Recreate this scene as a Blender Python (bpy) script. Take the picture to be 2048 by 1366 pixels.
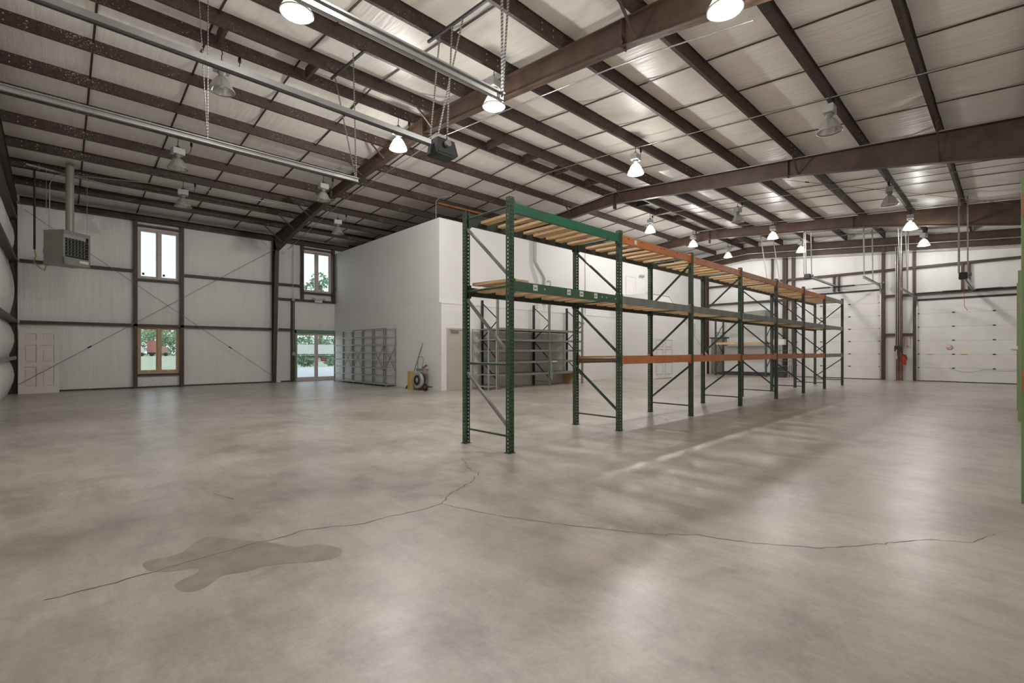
import bpy, bmesh, math, random
from mathutils import Vector, Matrix
random.seed(7)
S = bpy.context.scene
COL = S.collection
for o in list(bpy.data.objects):
    bpy.data.objects.remove(o)

# ------------------------------------------------------------------ camera
cam_d = bpy.data.cameras.new('camera')
cam = bpy.data.objects.new('camera', cam_d)
COL.objects.link(cam)
cam.location = (0, 0, 1.315)
cam.rotation_euler = (math.radians(90), 0, math.radians(46.4 - 90))
cam_d.sensor_width = 36.0
cam_d.lens = 950.0 / 2048.0 * 36.0
cam_d.shift_y = 19.0 / 2048.0
cam_d.clip_end = 500
S.camera = cam

# ------------------------------------------------------------------ world, exposure
S.view_settings.view_transform = 'Standard'
S.view_settings.look = 'None'
S.view_settings.gamma = 1
S.view_settings.use_curve_mapping = False
S.view_settings.exposure = 0.5
W = bpy.data.worlds.new('world')
S.world = W
W.use_nodes = True
wn, wl = W.node_tree.nodes, W.node_tree.links
bg = wn['Background']
tc = wn.new('ShaderNodeTexCoord')
sx = wn.new('ShaderNodeSeparateXYZ')
wr = wn.new('ShaderNodeValToRGB')
wl.new(tc.outputs['Generated'], sx.inputs[0])
wl.new(sx.outputs['Z'], wr.inputs[0])
wr.color_ramp.elements[0].color = (0.80, 0.85, 0.93, 1)
wr.color_ramp.elements[1].color = (0.60, 0.70, 0.86, 1)
wl.new(wr.outputs[0], bg.inputs[0])
SKY = 1.15
bg.inputs[1].default_value = SKY
LAMP_W = 230.0
LAMP_COL = (1.0, 0.975, 0.945)

# portals at the openings of the window wall (they only guide the sky's light)
def portal(x0, x1, z0, z1, y):
    d = bpy.data.lights.new('sky_portal', 'AREA')
    d.shape = 'RECTANGLE'; d.size = x1 - x0; d.size_y = z1 - z0
    d.cycles.is_portal = True
    o = bpy.data.objects.new('sky_portal', d)
    COL.objects.link(o)
    o.location = ((x0 + x1) / 2, y, (z0 + z1) / 2)
    o.rotation_euler = (math.radians(-90), 0, 0)
YW = 21.37
for a in ((2.03, 3.2, .57, 2.17), (2.03, 3.2, 3.94, 5.65), (7.7, 8.93, 3.95, 5.68), (7.4, 9.15, .02, 2.1)):
    portal(*a, YW + .22)

# ------------------------------------------------------------------ materials
MATS = {}
def lin(c):
    f = lambda v: (v / 255 / 12.92) if v <= 10 else ((v / 255 + .055) / 1.055) ** 2.4
    return (f(c[0]), f(c[1]), f(c[2]), 1)

def mat(name, rgb, rough=.6, metal=0.0, var=.08, scale=6.0, bump=0.0, bscale=20.0, stretch=(1, 1, 1), spec=.5, rgb2=None, coat=0, mixpos=(.35, .7)):
    """painted / metal / wood surface: base colour with soft noise variation"""
    if name in MATS: return MATS[name]
    m = bpy.data.materials.new(name); m.use_nodes = True
    n, l = m.node_tree.nodes, m.node_tree.links
    b = n['Principled BSDF']
    c = lin(rgb)
    c2 = lin(rgb2) if rgb2 else tuple(max(0, v * (1 - var * 2.2)) for v in c[:3]) + (1,)
    t = n.new('ShaderNodeTexCoord'); mp = n.new('ShaderNodeMapping')
    mp.inputs['Scale'].default_value = stretch
    l.new(t.outputs['Object'], mp.inputs[0])
    nz = n.new('ShaderNodeTexNoise'); nz.inputs['Scale'].default_value = scale; nz.inputs['Detail'].default_value = 5
    l.new(mp.outputs[0], nz.inputs['Vector'])
    r = n.new('ShaderNodeValToRGB')
    r.color_ramp.elements[0].position = mixpos[0]; r.color_ramp.elements[0].color = c2
    r.color_ramp.elements[1].position = mixpos[1]; r.color_ramp.elements[1].color = c
    l.new(nz.outputs[0], r.inputs[0]); l.new(r.outputs[0], b.inputs['Base Color'])
    b.inputs['Roughness'].default_value = rough; b.inputs['Metallic'].default_value = metal
    b.inputs['Specular IOR Level'].default_value = spec
    if bump:
        nb = n.new('ShaderNodeTexNoise'); nb.inputs['Scale'].default_value = bscale; nb.inputs['Detail'].default_value = 4
        l.new(mp.outputs[0], nb.inputs['Vector'])
        bp = n.new('ShaderNodeBump'); bp.inputs['Strength'].default_value = bump; bp.inputs['Distance'].default_value = .02
        l.new(nb.outputs[0], bp.inputs['Height']); l.new(bp.outputs[0], b.inputs['Normal'])
    MATS[name] = m
    return m

def emis(name, rgb, st):
    m = bpy.data.materials.new(name); m.use_nodes = True
    b = m.node_tree.nodes['Principled BSDF']
    b.inputs['Base Color'].default_value = (rgb[0], rgb[1], rgb[2], 1)
    b.inputs['Emission Color'].default_value = (rgb[0], rgb[1], rgb[2], 1)
    b.inputs['Emission Strength'].default_value = st
    return m

STEEL = mat('oxide_brown_steel', (84, 64, 52), .5, 0, .12, 3, .15, 30, rgb2=(68, 51, 42))
STEELR = mat('rust_red_column_paint', (138, 98, 76), .5, 0, .15, 3, .1, 30)
PURL = mat('oxide_brown_purlin', (72, 55, 48), .55, 0, .2, 9, .2, 40, rgb2=(56, 42, 37))
def cobwebs(m):
    n, l = m.node_tree.nodes, m.node_tree.links; b = n['Principled BSDF']
    t = n.new('ShaderNodeTexCoord'); z = n.new('ShaderNodeTexNoise'); z.inputs['Scale'].default_value = 42; z.inputs['Detail'].default_value = 3
    l.new(t.outputs['Object'], z.inputs['Vector'])
    z2 = n.new('ShaderNodeTexNoise'); z2.inputs['Scale'].default_value = 1.1; l.new(t.outputs['Object'], z2.inputs['Vector'])
    a = n.new('ShaderNodeMath'); a.operation = 'MULTIPLY_ADD'; a.inputs[1].default_value = .35; l.new(z2.outputs[0], a.inputs[0]); l.new(z.outputs[0], a.inputs[2])
    r = n.new('ShaderNodeMapRange'); r.inputs[1].default_value = .835; r.inputs[2].default_value = .87; l.new(a.outputs[0], r.inputs[0])
    x = n.new('ShaderNodeMix'); x.data_type = 'RGBA'; l.new(r.outputs[0], x.inputs[0])
    src = b.inputs['Base Color'].links[0].from_socket; l.new(src, x.inputs[6]); x.inputs[7].default_value = lin((168, 158, 146)); l.new(x.outputs[2], b.inputs['Base Color'])
cobwebs(PURL)
GALV = mat('galvanised_steel', (176, 176, 174), .35, .75, .1, 12)
ALU = mat('aluminium_track', (186, 187, 186), .32, .7, .06, 6)
GREYP = mat('grey_painted_steel', (134, 134, 130), .45, .2, .08, 6)
GREYL = mat('light_grey_shelf_steel', (176, 178, 176), .4, .2, .05, 6)
GREYD = mat('dark_grey_steel', (70, 72, 74), .45, .3, .1, 6)
GREENA = mat('dark_green_rack_paint', (60, 84, 62), .45, 0, .15, 9, rgb2=(48, 66, 52))
GREENB = mat('bright_green_beam_paint', (32, 112, 84), .45, 0, .12, 4, rgb2=(40, 96, 72))
GREENC = mat('mid_green_beam_paint', (62, 100, 72), .5, 0, .1, 5)
GREEND = mat('blackish_teal_rack_paint', (72, 82, 78), .5, 0, .12, 9)
GREENE = mat('light_olive_green_paint', (140, 156, 112), .5, 0, .05, 3)
DKBEAM = mat('scuffed_green_black_beam', (50, 66, 54), .5, 0, .3, 3.1, rgb2=(32, 36, 34))
ORANGE = mat('orange_beam_paint', (206, 128, 70), .45, 0, .08, 5, rgb2=(190, 112, 58))
ORANGE2 = mat('faded_orange_beam_paint', (188, 130, 96), .5, 0, .1, 5, rgb2=(172, 110, 78))
BEAMG = mat('grey_beam_paint', (140, 141, 137), .5, 0, .12, 5, rgb2=(112, 115, 111))
WOOD = mat('pine_lumber', (224, 198, 158), .65, 0, .12, 5, stretch=(6, .5, 6), rgb2=(192, 154, 110))
WOODO = mat('weathered_ply', (196, 180, 156), .7, 0, .12, 3, rgb2=(168, 146, 118))
OAK = mat('oak_window_frame', (210, 182, 146), .5, 0, .08, 5, stretch=(4, 4, .6))
PINKW = mat('primed_window_frame', (214, 200, 192), .5, 0, .05, 5)
WHITE = mat('white_paint', (232, 230, 226), .5, 0, .03, 3)
DOORW = mat('white_door_section', (236, 234, 230), .38, 0, .03, 2.5, .04, 60)
SHELF_DAYLIT = mat('daylit_shelf_enamel', (222, 224, 222), .4, .0, .04, 6)  # shelf grey made paler to stand for daylight from the windows
DRYW = mat('painted_drywall', (232, 231, 229), .6, 0, .02, 1)
TAUPE = mat('taupe_office_door', (196, 188, 176), .5, 0, .03, 2)
CREAM = mat('cream_panel_door', (230, 223, 214), .5, 0, .03, 2)
GREYDOOR = mat('grey_brown_door', (150, 142, 134), .5, 0, .08, 3, stretch=(1, 1, .3))
HEAT = mat('heater_grey_green', (150, 152, 141), .4, .1, .05, 3)
BLACK = mat('black_plastic', (26, 26, 27), .5, 0, .1, 5)
CHAR = mat('charcoal_metal', (44, 45, 46), .55, .1, .08, 5)
RED = mat('red_paint', (196, 44, 34), .4, 0, .05, 5)
REDO = mat('orange_red_print', (214, 96, 60), .5, 0, .05, 5)
YEL = mat('yellow_hose', (206, 170, 66), .5, 0, .05, 5)
CARD = mat('cardboard', (198, 168, 112), .8, 0, .06, 5)
CRACK = mat('crack_shadow', (84, 80, 74), .9, 0, .1, 5)
BOLT = mat('bolt_heads', (190, 184, 176), .4, .5, .05, 5)
LABEL = mat('paper_label', (226, 222, 212), .7, 0, .03, 5)
INK = mat('dark_ink', (70, 66, 66), .7, 0, .03, 5)
ORB = mat('orange_roof_member', (168, 104, 62), .5, 0, .1, 4)
GREENF = mat('green_door_frame', (112, 150, 128), .45, 0, .05, 4)
STRAPB = mat('brown_strap', (66, 46, 40), .6, 0, .1, 5)
BRISTLE = mat('green_bristle', (40, 110, 80), .7, 0, .1, 30)
GLOWSIGN = emis('lit_exit_face', (.95, .9, .85), .5)

def glass_mat():
    m = bpy.data.materials.new('window_glass'); m.use_nodes = True
    n, l = m.node_tree.nodes, m.node_tree.links
    n.clear()
    o = n.new('ShaderNodeOutputMaterial'); t = n.new('ShaderNodeBsdfTransparent'); g = n.new('ShaderNodeBsdfGlossy')
    g.inputs['Roughness'].default_value = .03; t.inputs[0].default_value = (.93, .96, .95, 1)
    x = n.new('ShaderNodeMixShader'); x.inputs[0].default_value = .06
    l.new(t.outputs[0], x.inputs[1]); l.new(g.outputs[0], x.inputs[2]); l.new(x.outputs[0], o.inputs[0])
    return m
GLASS = glass_mat()
def refl_mat(name, dens, col):
    m = bpy.data.materials.new(name); m.use_nodes = True
    n, l = m.node_tree.nodes, m.node_tree.links
    n.clear()
    o = n.new('ShaderNodeOutputMaterial'); t = n.new('ShaderNodeBsdfTransparent'); p = n.new('ShaderNodeBsdfPrincipled')
    t.inputs[0].default_value = (.9, .9, .88, 1)
    p.inputs['Base Color'].default_value = col; p.inputs['Roughness'].default_value = .18; p.inputs['Metallic'].default_value = .55
    x = n.new('ShaderNodeMixShader'); x.inputs[0].default_value = dens
    l.new(t.outputs[0], x.inputs[1]); l.new(p.outputs[0], x.inputs[2]); l.new(x.outputs[0], o.inputs[0])
    return m
REFLIT = refl_mat('prismatic_reflector_lit', .6, (.5, .49, .47, 1))
REFL = refl_mat('prismatic_reflector', .66, (.62, .61, .58, 1))

def insulation(name, rgb, axis):
    """white vinyl faced blanket insulation: fine wrinkles running along one direction"""
    m = bpy.data.materials.new(name); m.use_nodes = True
    n, l = m.node_tree.nodes, m.node_tree.links
    b = n['Principled BSDF']
    t = n.new('ShaderNodeTexCoord'); mp = n.new('ShaderNodeMapping'); l.new(t.outputs['Object'], mp.inputs[0])
    mp.inputs['Scale'].default_value = {'Y': (3.2, .35, 1), 'Z': (3.0, 1, .3)}[axis]
    nz = n.new('ShaderNodeTexNoise'); nz.inputs['Scale'].default_value = 2.2; nz.inputs['Detail'].default_value = 7; nz.inputs['Roughness'].default_value = .6
    l.new(mp.outputs[0], nz.inputs['Vector'])
    r = n.new('ShaderNodeValToRGB'); c = lin(rgb)
    r.color_ramp.elements[0].position = .3; r.color_ramp.elements[0].color = tuple(v * .93 for v in c[:3]) + (1,)
    r.color_ramp.elements[1].position = .6; r.color_ramp.elements[1].color = c
    l.new(nz.outputs[0], r.inputs[0]); l.new(r.outputs[0], b.inputs['Base Color'])
    nb = n.new('ShaderNodeTexNoise'); nb.inputs['Scale'].default_value = 3.5; nb.inputs['Detail'].default_value = 5
    l.new(mp.outputs[0], nb.inputs['Vector'])
    bp = n.new('ShaderNodeBump'); bp.inputs['Strength'].default_value = .28; bp.inputs['Distance'].default_value = .05
    l.new(nb.outputs[0], bp.inputs['Height']); l.new(bp.outputs[0], b.inputs['Normal'])
    b.inputs['Roughness'].default_value = .42; b.inputs['Specular IOR Level'].default_value = .4
    return m
INS_ROOF = insulation('roof_insulation_vinyl', (240, 236, 229), 'Y')
INS_WALL = insulation('wall_insulation_vinyl', (238, 237, 234), 'Z')

def concrete():
    m = bpy.data.materials.new('sealed_concrete'); m.use_nodes = True
    n, l = m.node_tree.nodes, m.node_tree.links
    b = n['Principled BSDF']
    t = n.new('ShaderNodeTexCoord')
    def noise(sc, det, st=(1, 1, 1), rough=.55, dist=0):
        mp = n.new('ShaderNodeMapping'); mp.inputs['Scale'].default_value = st
        l.new(t.outputs['Object'], mp.inputs[0])
        z = n.new('ShaderNodeTexNoise'); z.inputs['Scale'].default_value = sc; z.inputs['Detail'].default_value = det
        z.inputs['Roughness'].default_value = rough; z.inputs['Distortion'].default_value = dist
        l.new(mp.outputs[0], z.inputs['Vector']); return z.outputs[0]
    def ramp(src, p0, c0, p1, c1):
        r = n.new('ShaderNodeValToRGB'); e = r.color_ramp.elements
        e[0].position = p0; e[0].color = c0; e[1].position = p1; e[1].color = c1
        l.new(src, r.inputs[0]); return r.outputs[0]
    def mul(a, bb, f=1.0):
        x = n.new('ShaderNodeMix'); x.data_type = 'RGBA'; x.blend_type = 'MULTIPLY'; x.inputs[0].default_value = f
        l.new(a, x.inputs[6]); l.new(bb, x.inputs[7]); return x.outputs[2]
    g = lambda v: (v, v * .985, v * .965, 1)
    base = ramp(noise(.42, 6, (1, 1, 1), .6, .6), .34, lin((172, 169, 164)), .62, lin((202, 199, 195)))
    mid = ramp(noise(1.9, 9, (1, 1, 1), .74, .5), .38, g(.80), .56, g(1.02))
    trowel = ramp(noise(6, 9, (1.0, .22, 1), .78, .6), .38, g(.86), .58, g(1.03))
    spots = ramp(noise(.9, 10, (1, 1, 1), .74, .25), .34, (.66, .63, .60, 1), .47, (1, 1, 1, 1))
    fine = ramp(noise(34, 8, (1, 1, 1), .8), .35, g(.86), .65, g(1.05))
    grit = ramp(noise(240, 2), .24, g(.75), .33, g(1))
    c = mul(mul(mul(mul(mul(base, mid), trowel), spots, .8), fine), grit)
    l.new(c, b.inputs['Base Color'])
    rr = ramp(noise(1.3, 7, (1, 1, 1), .7, .7), .35, (.34, .34, .34, 1), .65, (.46, .46, .46, 1))
    l.new(rr, b.inputs['Roughness'])
    b.inputs['Specular IOR Level'].default_value = .7
    b.inputs['Coat Weight'].default_value = .42; b.inputs['Coat Roughness'].default_value = .3; b.inputs['Coat IOR'].default_value = 1.6
    bp = n.new('ShaderNodeBump'); bp.inputs['Strength'].default_value = .16; bp.inputs['Distance'].default_value = .01
    l.new(noise(14, 6, (1, .6, 1)), bp.inputs['Height']); l.new(bp.outputs[0], b.inputs['Normal'])
    return m
CONC = concrete()
def damp():
    m = mat('damp_concrete', (166, 159, 149), .34, 0, .1, 7, .05, 40, rgb2=(148, 139, 126))
    return m
DAMP = damp()
def block_mat():
    m = bpy.data.materials.new('painted_block_wall'); m.use_nodes = True
    n, l = m.node_tree.nodes, m.node_tree.links
    b = n['Principled BSDF']; b.inputs['Base Color'].default_value = lin((233, 232, 229)); b.inputs['Roughness'].default_value = .5
    t = n.new('ShaderNodeTexCoord'); mp = n.new('ShaderNodeMapping'); mp.inputs['Rotation'].default_value = (math.radians(90), 0, 0)
    s1 = n.new('ShaderNodeSeparateXYZ'); c1 = n.new('ShaderNodeCombineXYZ'); ad = n.new('ShaderNodeMath'); ad.operation = 'ADD'
    l.new(t.outputs['Object'], s1.inputs[0]); l.new(s1.outputs[0], ad.inputs[0]); l.new(s1.outputs[1], ad.inputs[1])
    l.new(ad.outputs[0], c1.inputs[0]); l.new(s1.outputs[2], c1.inputs[1])
    k = n.new('ShaderNodeTexBrick'); k.inputs['Scale'].default_value = 1; k.inputs['Brick Width'].default_value = .4; k.inputs['Row Height'].default_value = .2
    k.inputs['Mortar Size'].default_value = .006
    l.new(c1.outputs[0], k.inputs['Vector'])
    bp = n.new('ShaderNodeBump'); bp.inputs['Strength'].default_value = .5; bp.inputs['Distance'].default_value = .01; bp.invert = True
    l.new(k.outputs['Fac'], bp.inputs['Height']); l.new(bp.outputs[0], b.inputs['Normal'])
    return m
BLOCK = block_mat()

# ------------------------------------------------------------------ mesh helpers
class MB:
    def __init__(s): s.v = []; s.f = []; s.mi = []; s.m = 0; s.smooth = []
    def _add(s, vs, fs, sm=False):
        k = len(s.v); s.v += [tuple(v) for v in vs]
        for f in fs: s.f.append(tuple(i + k for i in f)); s.mi.append(s.m); s.smooth.append(sm)
        return s
    def box(s, x0, x1, y0, y1, z0, z1):
        vs = [(x0, y0, z0), (x1, y0, z0), (x1, y1, z0), (x0, y1, z0), (x0, y0, z1), (x1, y0, z1), (x1, y1, z1), (x0, y1, z1)]
        return s._add(vs, [(0, 3, 2, 1), (4, 5, 6, 7), (0, 1, 5, 4), (1, 2, 6, 5), (2, 3, 7, 6), (3, 0, 4, 7)])
    def bar(s, a, b, w, h, up=(0, 0, 1)):
        a, b = Vector(a), Vector(b); d = (b - a).normalized(); up = Vector(up)
        if abs(d.dot(up)) > .98: up = Vector((1, 0, 0))
        r = d.cross(up).normalized(); u = r.cross(d).normalized()
        vs = []
        for p in (a, b):
            for i, j in ((-1, -1), (1, -1), (1, 1), (-1, 1)): vs.append(p + r * (i * w / 2) + u * (j * h / 2))
        return s._add(vs, [(0, 1, 2, 3), (7, 6, 5, 4), (0, 4, 5, 1), (1, 5, 6, 2), (2, 6, 7, 3), (3, 7, 4, 0)])
    def sweep(s, prof, a, b, r, u):
        """closed 2D profile (list of (i,j)) swept from a to b; axes r,u"""
        a, b, r, u = Vector(a), Vector(b), Vector(r), Vector(u); n = len(prof)
        vs = [p + r * i + u * j for p in (a, b) for i, j in prof]
        fs = [(k, (k + 1) % n, n + (k + 1) % n, n + k) for k in range(n)] + [tuple(range(n))[::-1], tuple(range(n, 2 * n))]
        return s._add(vs, fs)
    def prism(s, pts, fn, t0, t1):
        """2D outline pts extruded: fn(u,v,t) -> xyz"""
        n = len(pts); vs = [fn(u, v, t) for t in (t0, t1) for u, v in pts]
        return s._add(vs, [(k, (k + 1) % n, n + (k + 1) % n, n + k) for k in range(n)] + [tuple(range(n))[::-1], tuple(range(n, 2 * n))])
    def tube(s, pts, r, n=8, cap=True):
        pts = [Vector(p) for p in pts]; vs = []; up = None
        for i, p in enumerate(pts):
            d = (pts[min(i + 1, len(pts) - 1)] - pts[max(i - 1, 0)]).normalized()
            if up is None: up = Vector((0, 0, 1)) if abs(d.z) < .9 else Vector((1, 0, 0))
            a = d.cross(up).normalized(); b = a.cross(d).normalized(); up = b
            for k in range(n):
                t = 2 * math.pi * k / n; vs.append(p + a * (r * math.cos(t)) + b * (r * math.sin(t)))
        fs = [(i * n + k, i * n + (k + 1) % n, (i + 1) * n + (k + 1) % n, (i + 1) * n + k) for i in range(len(pts) - 1) for k in range(n)]
        s._add(vs, fs, True)
        if cap: s._add(vs[:n] + vs[-n:], [tuple(range(n)), tuple(range(n, 2 * n))[::-1]])
        return s
    def lathe(s, prof, c, n=24, axis='z'):
        vs = []
        for r, h in prof:
            for k in range(n):
                t = 2 * math.pi * k / n; a, b = r * math.cos(t), r * math.sin(t)
                vs.append({'z': (c[0] + a, c[1] + b, c[2] + h), 'x': (c[0] + h, c[1] + a, c[2] + b), 'y': (c[0] + a, c[1] + h, c[2] + b)}[axis])
        fs = [(i * n + k, i * n + (k + 1) % n, (i + 1) * n + (k + 1) % n, (i + 1) * n + k) for i in range(len(prof) - 1) for k in range(n)]
        return s._add(vs, fs, True)
    def quad(s, a, b, c, d): return s._add([a, b, c, d], [(0, 1, 2, 3)])
    def build(s, name, mats, parent=None, off=None):
        me = bpy.data.meshes.new(name)
        o3 = Vector((0, 0, 0)) if off is None else Vector(off)
        if off is None and parent is not None:
            p = parent
            while p is not None: o3 = o3 + Vector(p.location); p = p.parent
        me.from_pydata([tuple(Vector(v) - o3) for v in s.v], [], s.f)
        for m in (mats if isinstance(mats, (list, tuple)) else [mats]): me.materials.append(m)
        for p, i, sm in zip(me.polygons, s.mi, s.smooth): p.material_index = i; p.use_smooth = sm
        bm = bmesh.new(); bm.from_mesh(me); bmesh.ops.recalc_face_normals(bm, faces=bm.faces); bm.to_mesh(me); bm.free()
        o = bpy.data.objects.new(name, me); COL.objects.link(o)
        if parent is not None: o.parent = parent
        elif off is not None: o.location = off
        return o

def tag(o, label=None, cat=None, group=None, kind=None):
    if label: o['label'] = label
    if cat: o['category'] = cat
    if group: o['group'] = group
    if kind: o['kind'] = kind
    return o
def struct(o, label, cat): return tag(o, label, cat, None, 'structure')
def empty(name, loc, label, cat, group=None, kind=None):
    o = bpy.data.objects.new(name, None); COL.objects.link(o); o.location = loc; o.empty_display_size = .1
    return tag(o, label, cat, group, kind)
def copy_tree(o, parent=None):
    c = o.copy(); COL.objects.link(c)
    if parent is not None: c.parent = parent
    for ch in [x for x in KIDS.get(o.name, [])]: copy_tree(ch, c)
    return c
KIDS = {}
def index_children(root):
    for x in list(COL.objects):
        if x.parent is not None: KIDS.setdefault(x.parent.name, [])
    for x in list(COL.objects):
        if x.parent is not None and x not in KIDS[x.parent.name]: KIDS[x.parent.name].append(x)
def text_obj(txt, size, loc, rot, m, parent=None, name='lettering', depth=.002):
    cu = bpy.data.curves.new(name, 'FONT'); cu.body = txt; cu.size = size; cu.extrude = depth; cu.align_x = 'CENTER'; cu.align_y = 'CENTER'
    cu.materials.append(m)
    o = bpy.data.objects.new(name, cu); COL.objects.link(o)
    o.rotation_euler = rot
    off = Vector((0, 0, 0)); p = parent
    while p is not None: off += Vector(p.location); p = p.parent
    o.location = Vector(loc) - off
    bpy.context.view_layer.update()
    me = bpy.data.meshes.new_from_object(o.evaluated_get(bpy.context.evaluated_depsgraph_get()))
    q = bpy.data.objects.new(name, me); COL.objects.link(q); q.location = o.location; q.rotation_euler = o.rotation_euler
    bpy.data.objects.remove(o)
    if parent is not None: q.parent = parent
    return q

# ------------------------------------------------------------------ building dimensions
XL, XR = -1.15, 27.4          # end walls
YB = -1.95                    # side wall behind the camera
YR = 9.8                      # ridge
SL = 1 / 12.0
def roof(y): return 7.18 - SL * abs(y - YR)
FR = (6.42, 14.42, 22.2)      # rigid frames

# ------------------------------------------------------------------ floor
m = MB().box(XL - .2, XR + .2, YB - .2, YW + .25, -.15, 0)
floor = struct(m.build('floor', CONC), 'worn sealed concrete floor of the warehouse', 'floor')
def ribbon(pts, w, z, jag):
    rng = random.Random(3); P = []
    for (a, b) in zip(pts[:-1], pts[1:]):
        n = max(2, int(math.dist(a, b) / .05))
        for i in range(n):
            t = i / n; P.append((a[0] + (b[0] - a[0]) * t + rng.uniform(-jag, jag), a[1] + (b[1] - a[1]) * t + rng.uniform(-jag, jag)))
    P.append(pts[-1]); mb = MB(); vs = []
    for i, p in enumerate(P):
        q = P[min(i + 1, len(P) - 1)]; o = P[max(i - 1, 0)]; dx, dy = q[0] - o[0], q[1] - o[1]; L = math.hypot(dx, dy) or 1
        ww = w * rng.uniform(.35, 1.1); vs += [(p[0] - dy / L * ww, p[1] + dx / L * ww, z), (p[0] + dy / L * ww, p[1] - dx / L * ww, z)]
    mb._add(vs, [(2 * i, 2 * i + 1, 2 * i + 3, 2 * i + 2) for i in range(len(P) - 1)])
    return mb
crA = [(3.29, 3.96), (2.97, 3.73), (2.64, 3.58), (2.38, 3.39), (2.14, 3.35), (1.86, 3.41), (1.63, 3.4), (1.47, 3.52), (1.27, 3.57), (1.06, 3.55), (0.93, 3.56), (0.64, 3.54), (0.35, 3.52), (0.23, 3.51), (0.08, 3.51), (-0.06, 3.52)]
crB = [(2.38, 3.39), (2.48, 2.98), (2.58, 2.71), (2.77, 2.32), (2.96, 1.96), (3.13, 1.7), (3.18, 1.69), (3.3, 1.53), (3.46, 1.18), (3.67, 0.88), (3.95, 0.68), (4.38, 0.41), (4.53, 0.19), (4.87, 0.08)]
crC = [(3.6, 4.67), (3.33, 4.23), (3.27, 4.04), (3.29, 3.96)]
for c, w in ((crA, .0038), (crB, .0028), (crC, .0028)):
    ribbon(c, w, .0012, .012).build('crack', CRACK, floor)
P0 = [(0.36, 3.69), (0.41, 3.75), (0.56, 3.69), (0.69, 3.9), (0.77, 3.92), (0.84, 3.8), (1.05, 3.51), (1.14, 3.3), (1.26, 3.27), (1.34, 3.14), (1.36, 3.04), (1.29, 2.95), (1.18, 2.98), (1.03, 3.08), (0.91, 3.15), (0.8, 3.14), (0.68, 3.2), (0.61, 3.1), (0.52, 3.07), (0.46, 3.18), (0.47, 3.27), (0.6, 3.32), (0.61, 3.41), (0.5, 3.44), (0.39, 3.52)]
def smooth(P, k=2):
    for _ in range(k):
        Q = []
        for i in range(len(P)):
            a, b = P[i], P[(i + 1) % len(P)]
            Q += [(a[0] * .75 + b[0] * .25, a[1] * .75 + b[1] * .25), (a[0] * .25 + b[0] * .75, a[1] * .25 + b[1] * .75)]
        P = Q
    return P
P1 = smooth(P0)
mb = MB(); mb._add([(x, y, .0007) for x, y in P1], [tuple(range(len(P1)))])
tag(mb.build('damp_patch', DAMP, floor), 'darker damp patch on the concrete')
ribbon([(1.03, 5.07), (1.12, 4.75)], .006, .0012, .002).build('paint_mark', mat('faded_red_mark', (168, 132, 118), .7), floor)

# ------------------------------------------------------------------ ceiling (insulation blanket between purlins)
PUR_L = [10.2, 11.7, 13.05, 14.3, 15.65, 17.05, 18.45, 19.8]
PUR_R = [9.42, 8.2, 6.82, 5.4, 3.95, 2.5, 1.1, -.35]
ys = sorted([YB] + PUR_R + [YR] + PUR_L + [YW])
def roof_mesh():
    rows = []
    for a, b in zip(ys[:-1], ys[1:]):
        n = 6 if b - a > .6 else 2
        for i in range(n):
            t = i / n; y = a + (b - a) * t
            rows.append((y, roof(y) + .05 - (.045 * math.sin(math.pi * t) if b - a > .6 else 0)))
    rows.append((YW, roof(YW) + .05))
    mb = MB(); xs = [XL + (XR - XL) * i / 60 for i in range(61)]; rng = random.Random(1)
    jit = [[(rng.uniform(-.006, .006) if min(abs(y - q) for q in ys) > .1 else 0) for _ in xs] for y, z in rows]
    vs = [(x, y, z + jit[j][i]) for j, (y, z) in enumerate(rows) for i, x in enumerate(xs)]
    n = len(xs)
    mb._add(vs, [(j * n + i, j * n + i + 1, (j + 1) * n + i + 1, (j + 1) * n + i) for j in range(len(rows) - 1) for i in range(n - 1)], True)
    # metal roof sheets above
    mb.m = 1
    for y0, y1 in ((YB - .3, YR), (YR, YW + .3)):
        z0, z1 = roof(y0), roof(y1)
        mb.prism([(y0, z0 + .09), (y1, z1 + .09), (y1, z1 + .16), (y0, z0 + .16)], lambda u, v, t: (t, u, v), XL - .3, XR + .3)
    return mb
ceil = struct(roof_mesh().build('ceiling', [INS_ROOF, GREYP]), 'white vinyl faced insulation under the sloped metal roof', 'ceiling')
SX = [.45, 1.98, 3.5, 5.03, 7.2, 8.66, 10.15, 11.6, 13.15, 14.95, 16.4, 17.9, 19.35, 20.8, 22.8, 24.2, 25.6, 26.9]
for x in SX:
    for y0, y1 in ((YB, YR), (YR, YW)):
        MB().bar((x, y0, roof(y0) - .01), (x, y1, roof(y1) - .01), .035, .012).build('insulation_strap', STRAPB, ceil)

# ------------------------------------------------------------------ walls
def wall_grid(mb, us, zs, holes, fn, bulge):
    us = sorted(set(us)); zs = sorted(set(zs)); V = {}
    def vid(i, j):
        if (i, j) not in V:
            V[(i, j)] = len(mb.v); mb.v.append(fn(us[i], zs[j], bulge(us[i], zs[j])))
        return V[(i, j)]
    for i in range(len(us) - 1):
        for j in range(len(zs) - 1):
            cu, cz = (us[i] + us[i + 1]) / 2, (zs[j] + zs[j + 1]) / 2
            if any(a < cu < b and c < cz < d for a, b, c, d in holes): continue
            mb.f.append((vid(i, j), vid(i + 1, j), vid(i + 1, j + 1), vid(i, j + 1))); mb.mi.append(mb.m); mb.smooth.append(True)
def seq(a, b, st):
    n = max(1, round((b - a) / st)); return [a + (b - a) * i / n for i in range(n + 1)]
HW = [(2.0, 3.23, .53, 2.19), (2.0, 3.23, 3.9, 5.69), (7.67, 8.96, 3.91, 5.72), (7.32, 9.26, -.01, 2.2)]
GZ = (0, 1.12, 2.233, 4.14, 6.2)
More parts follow.
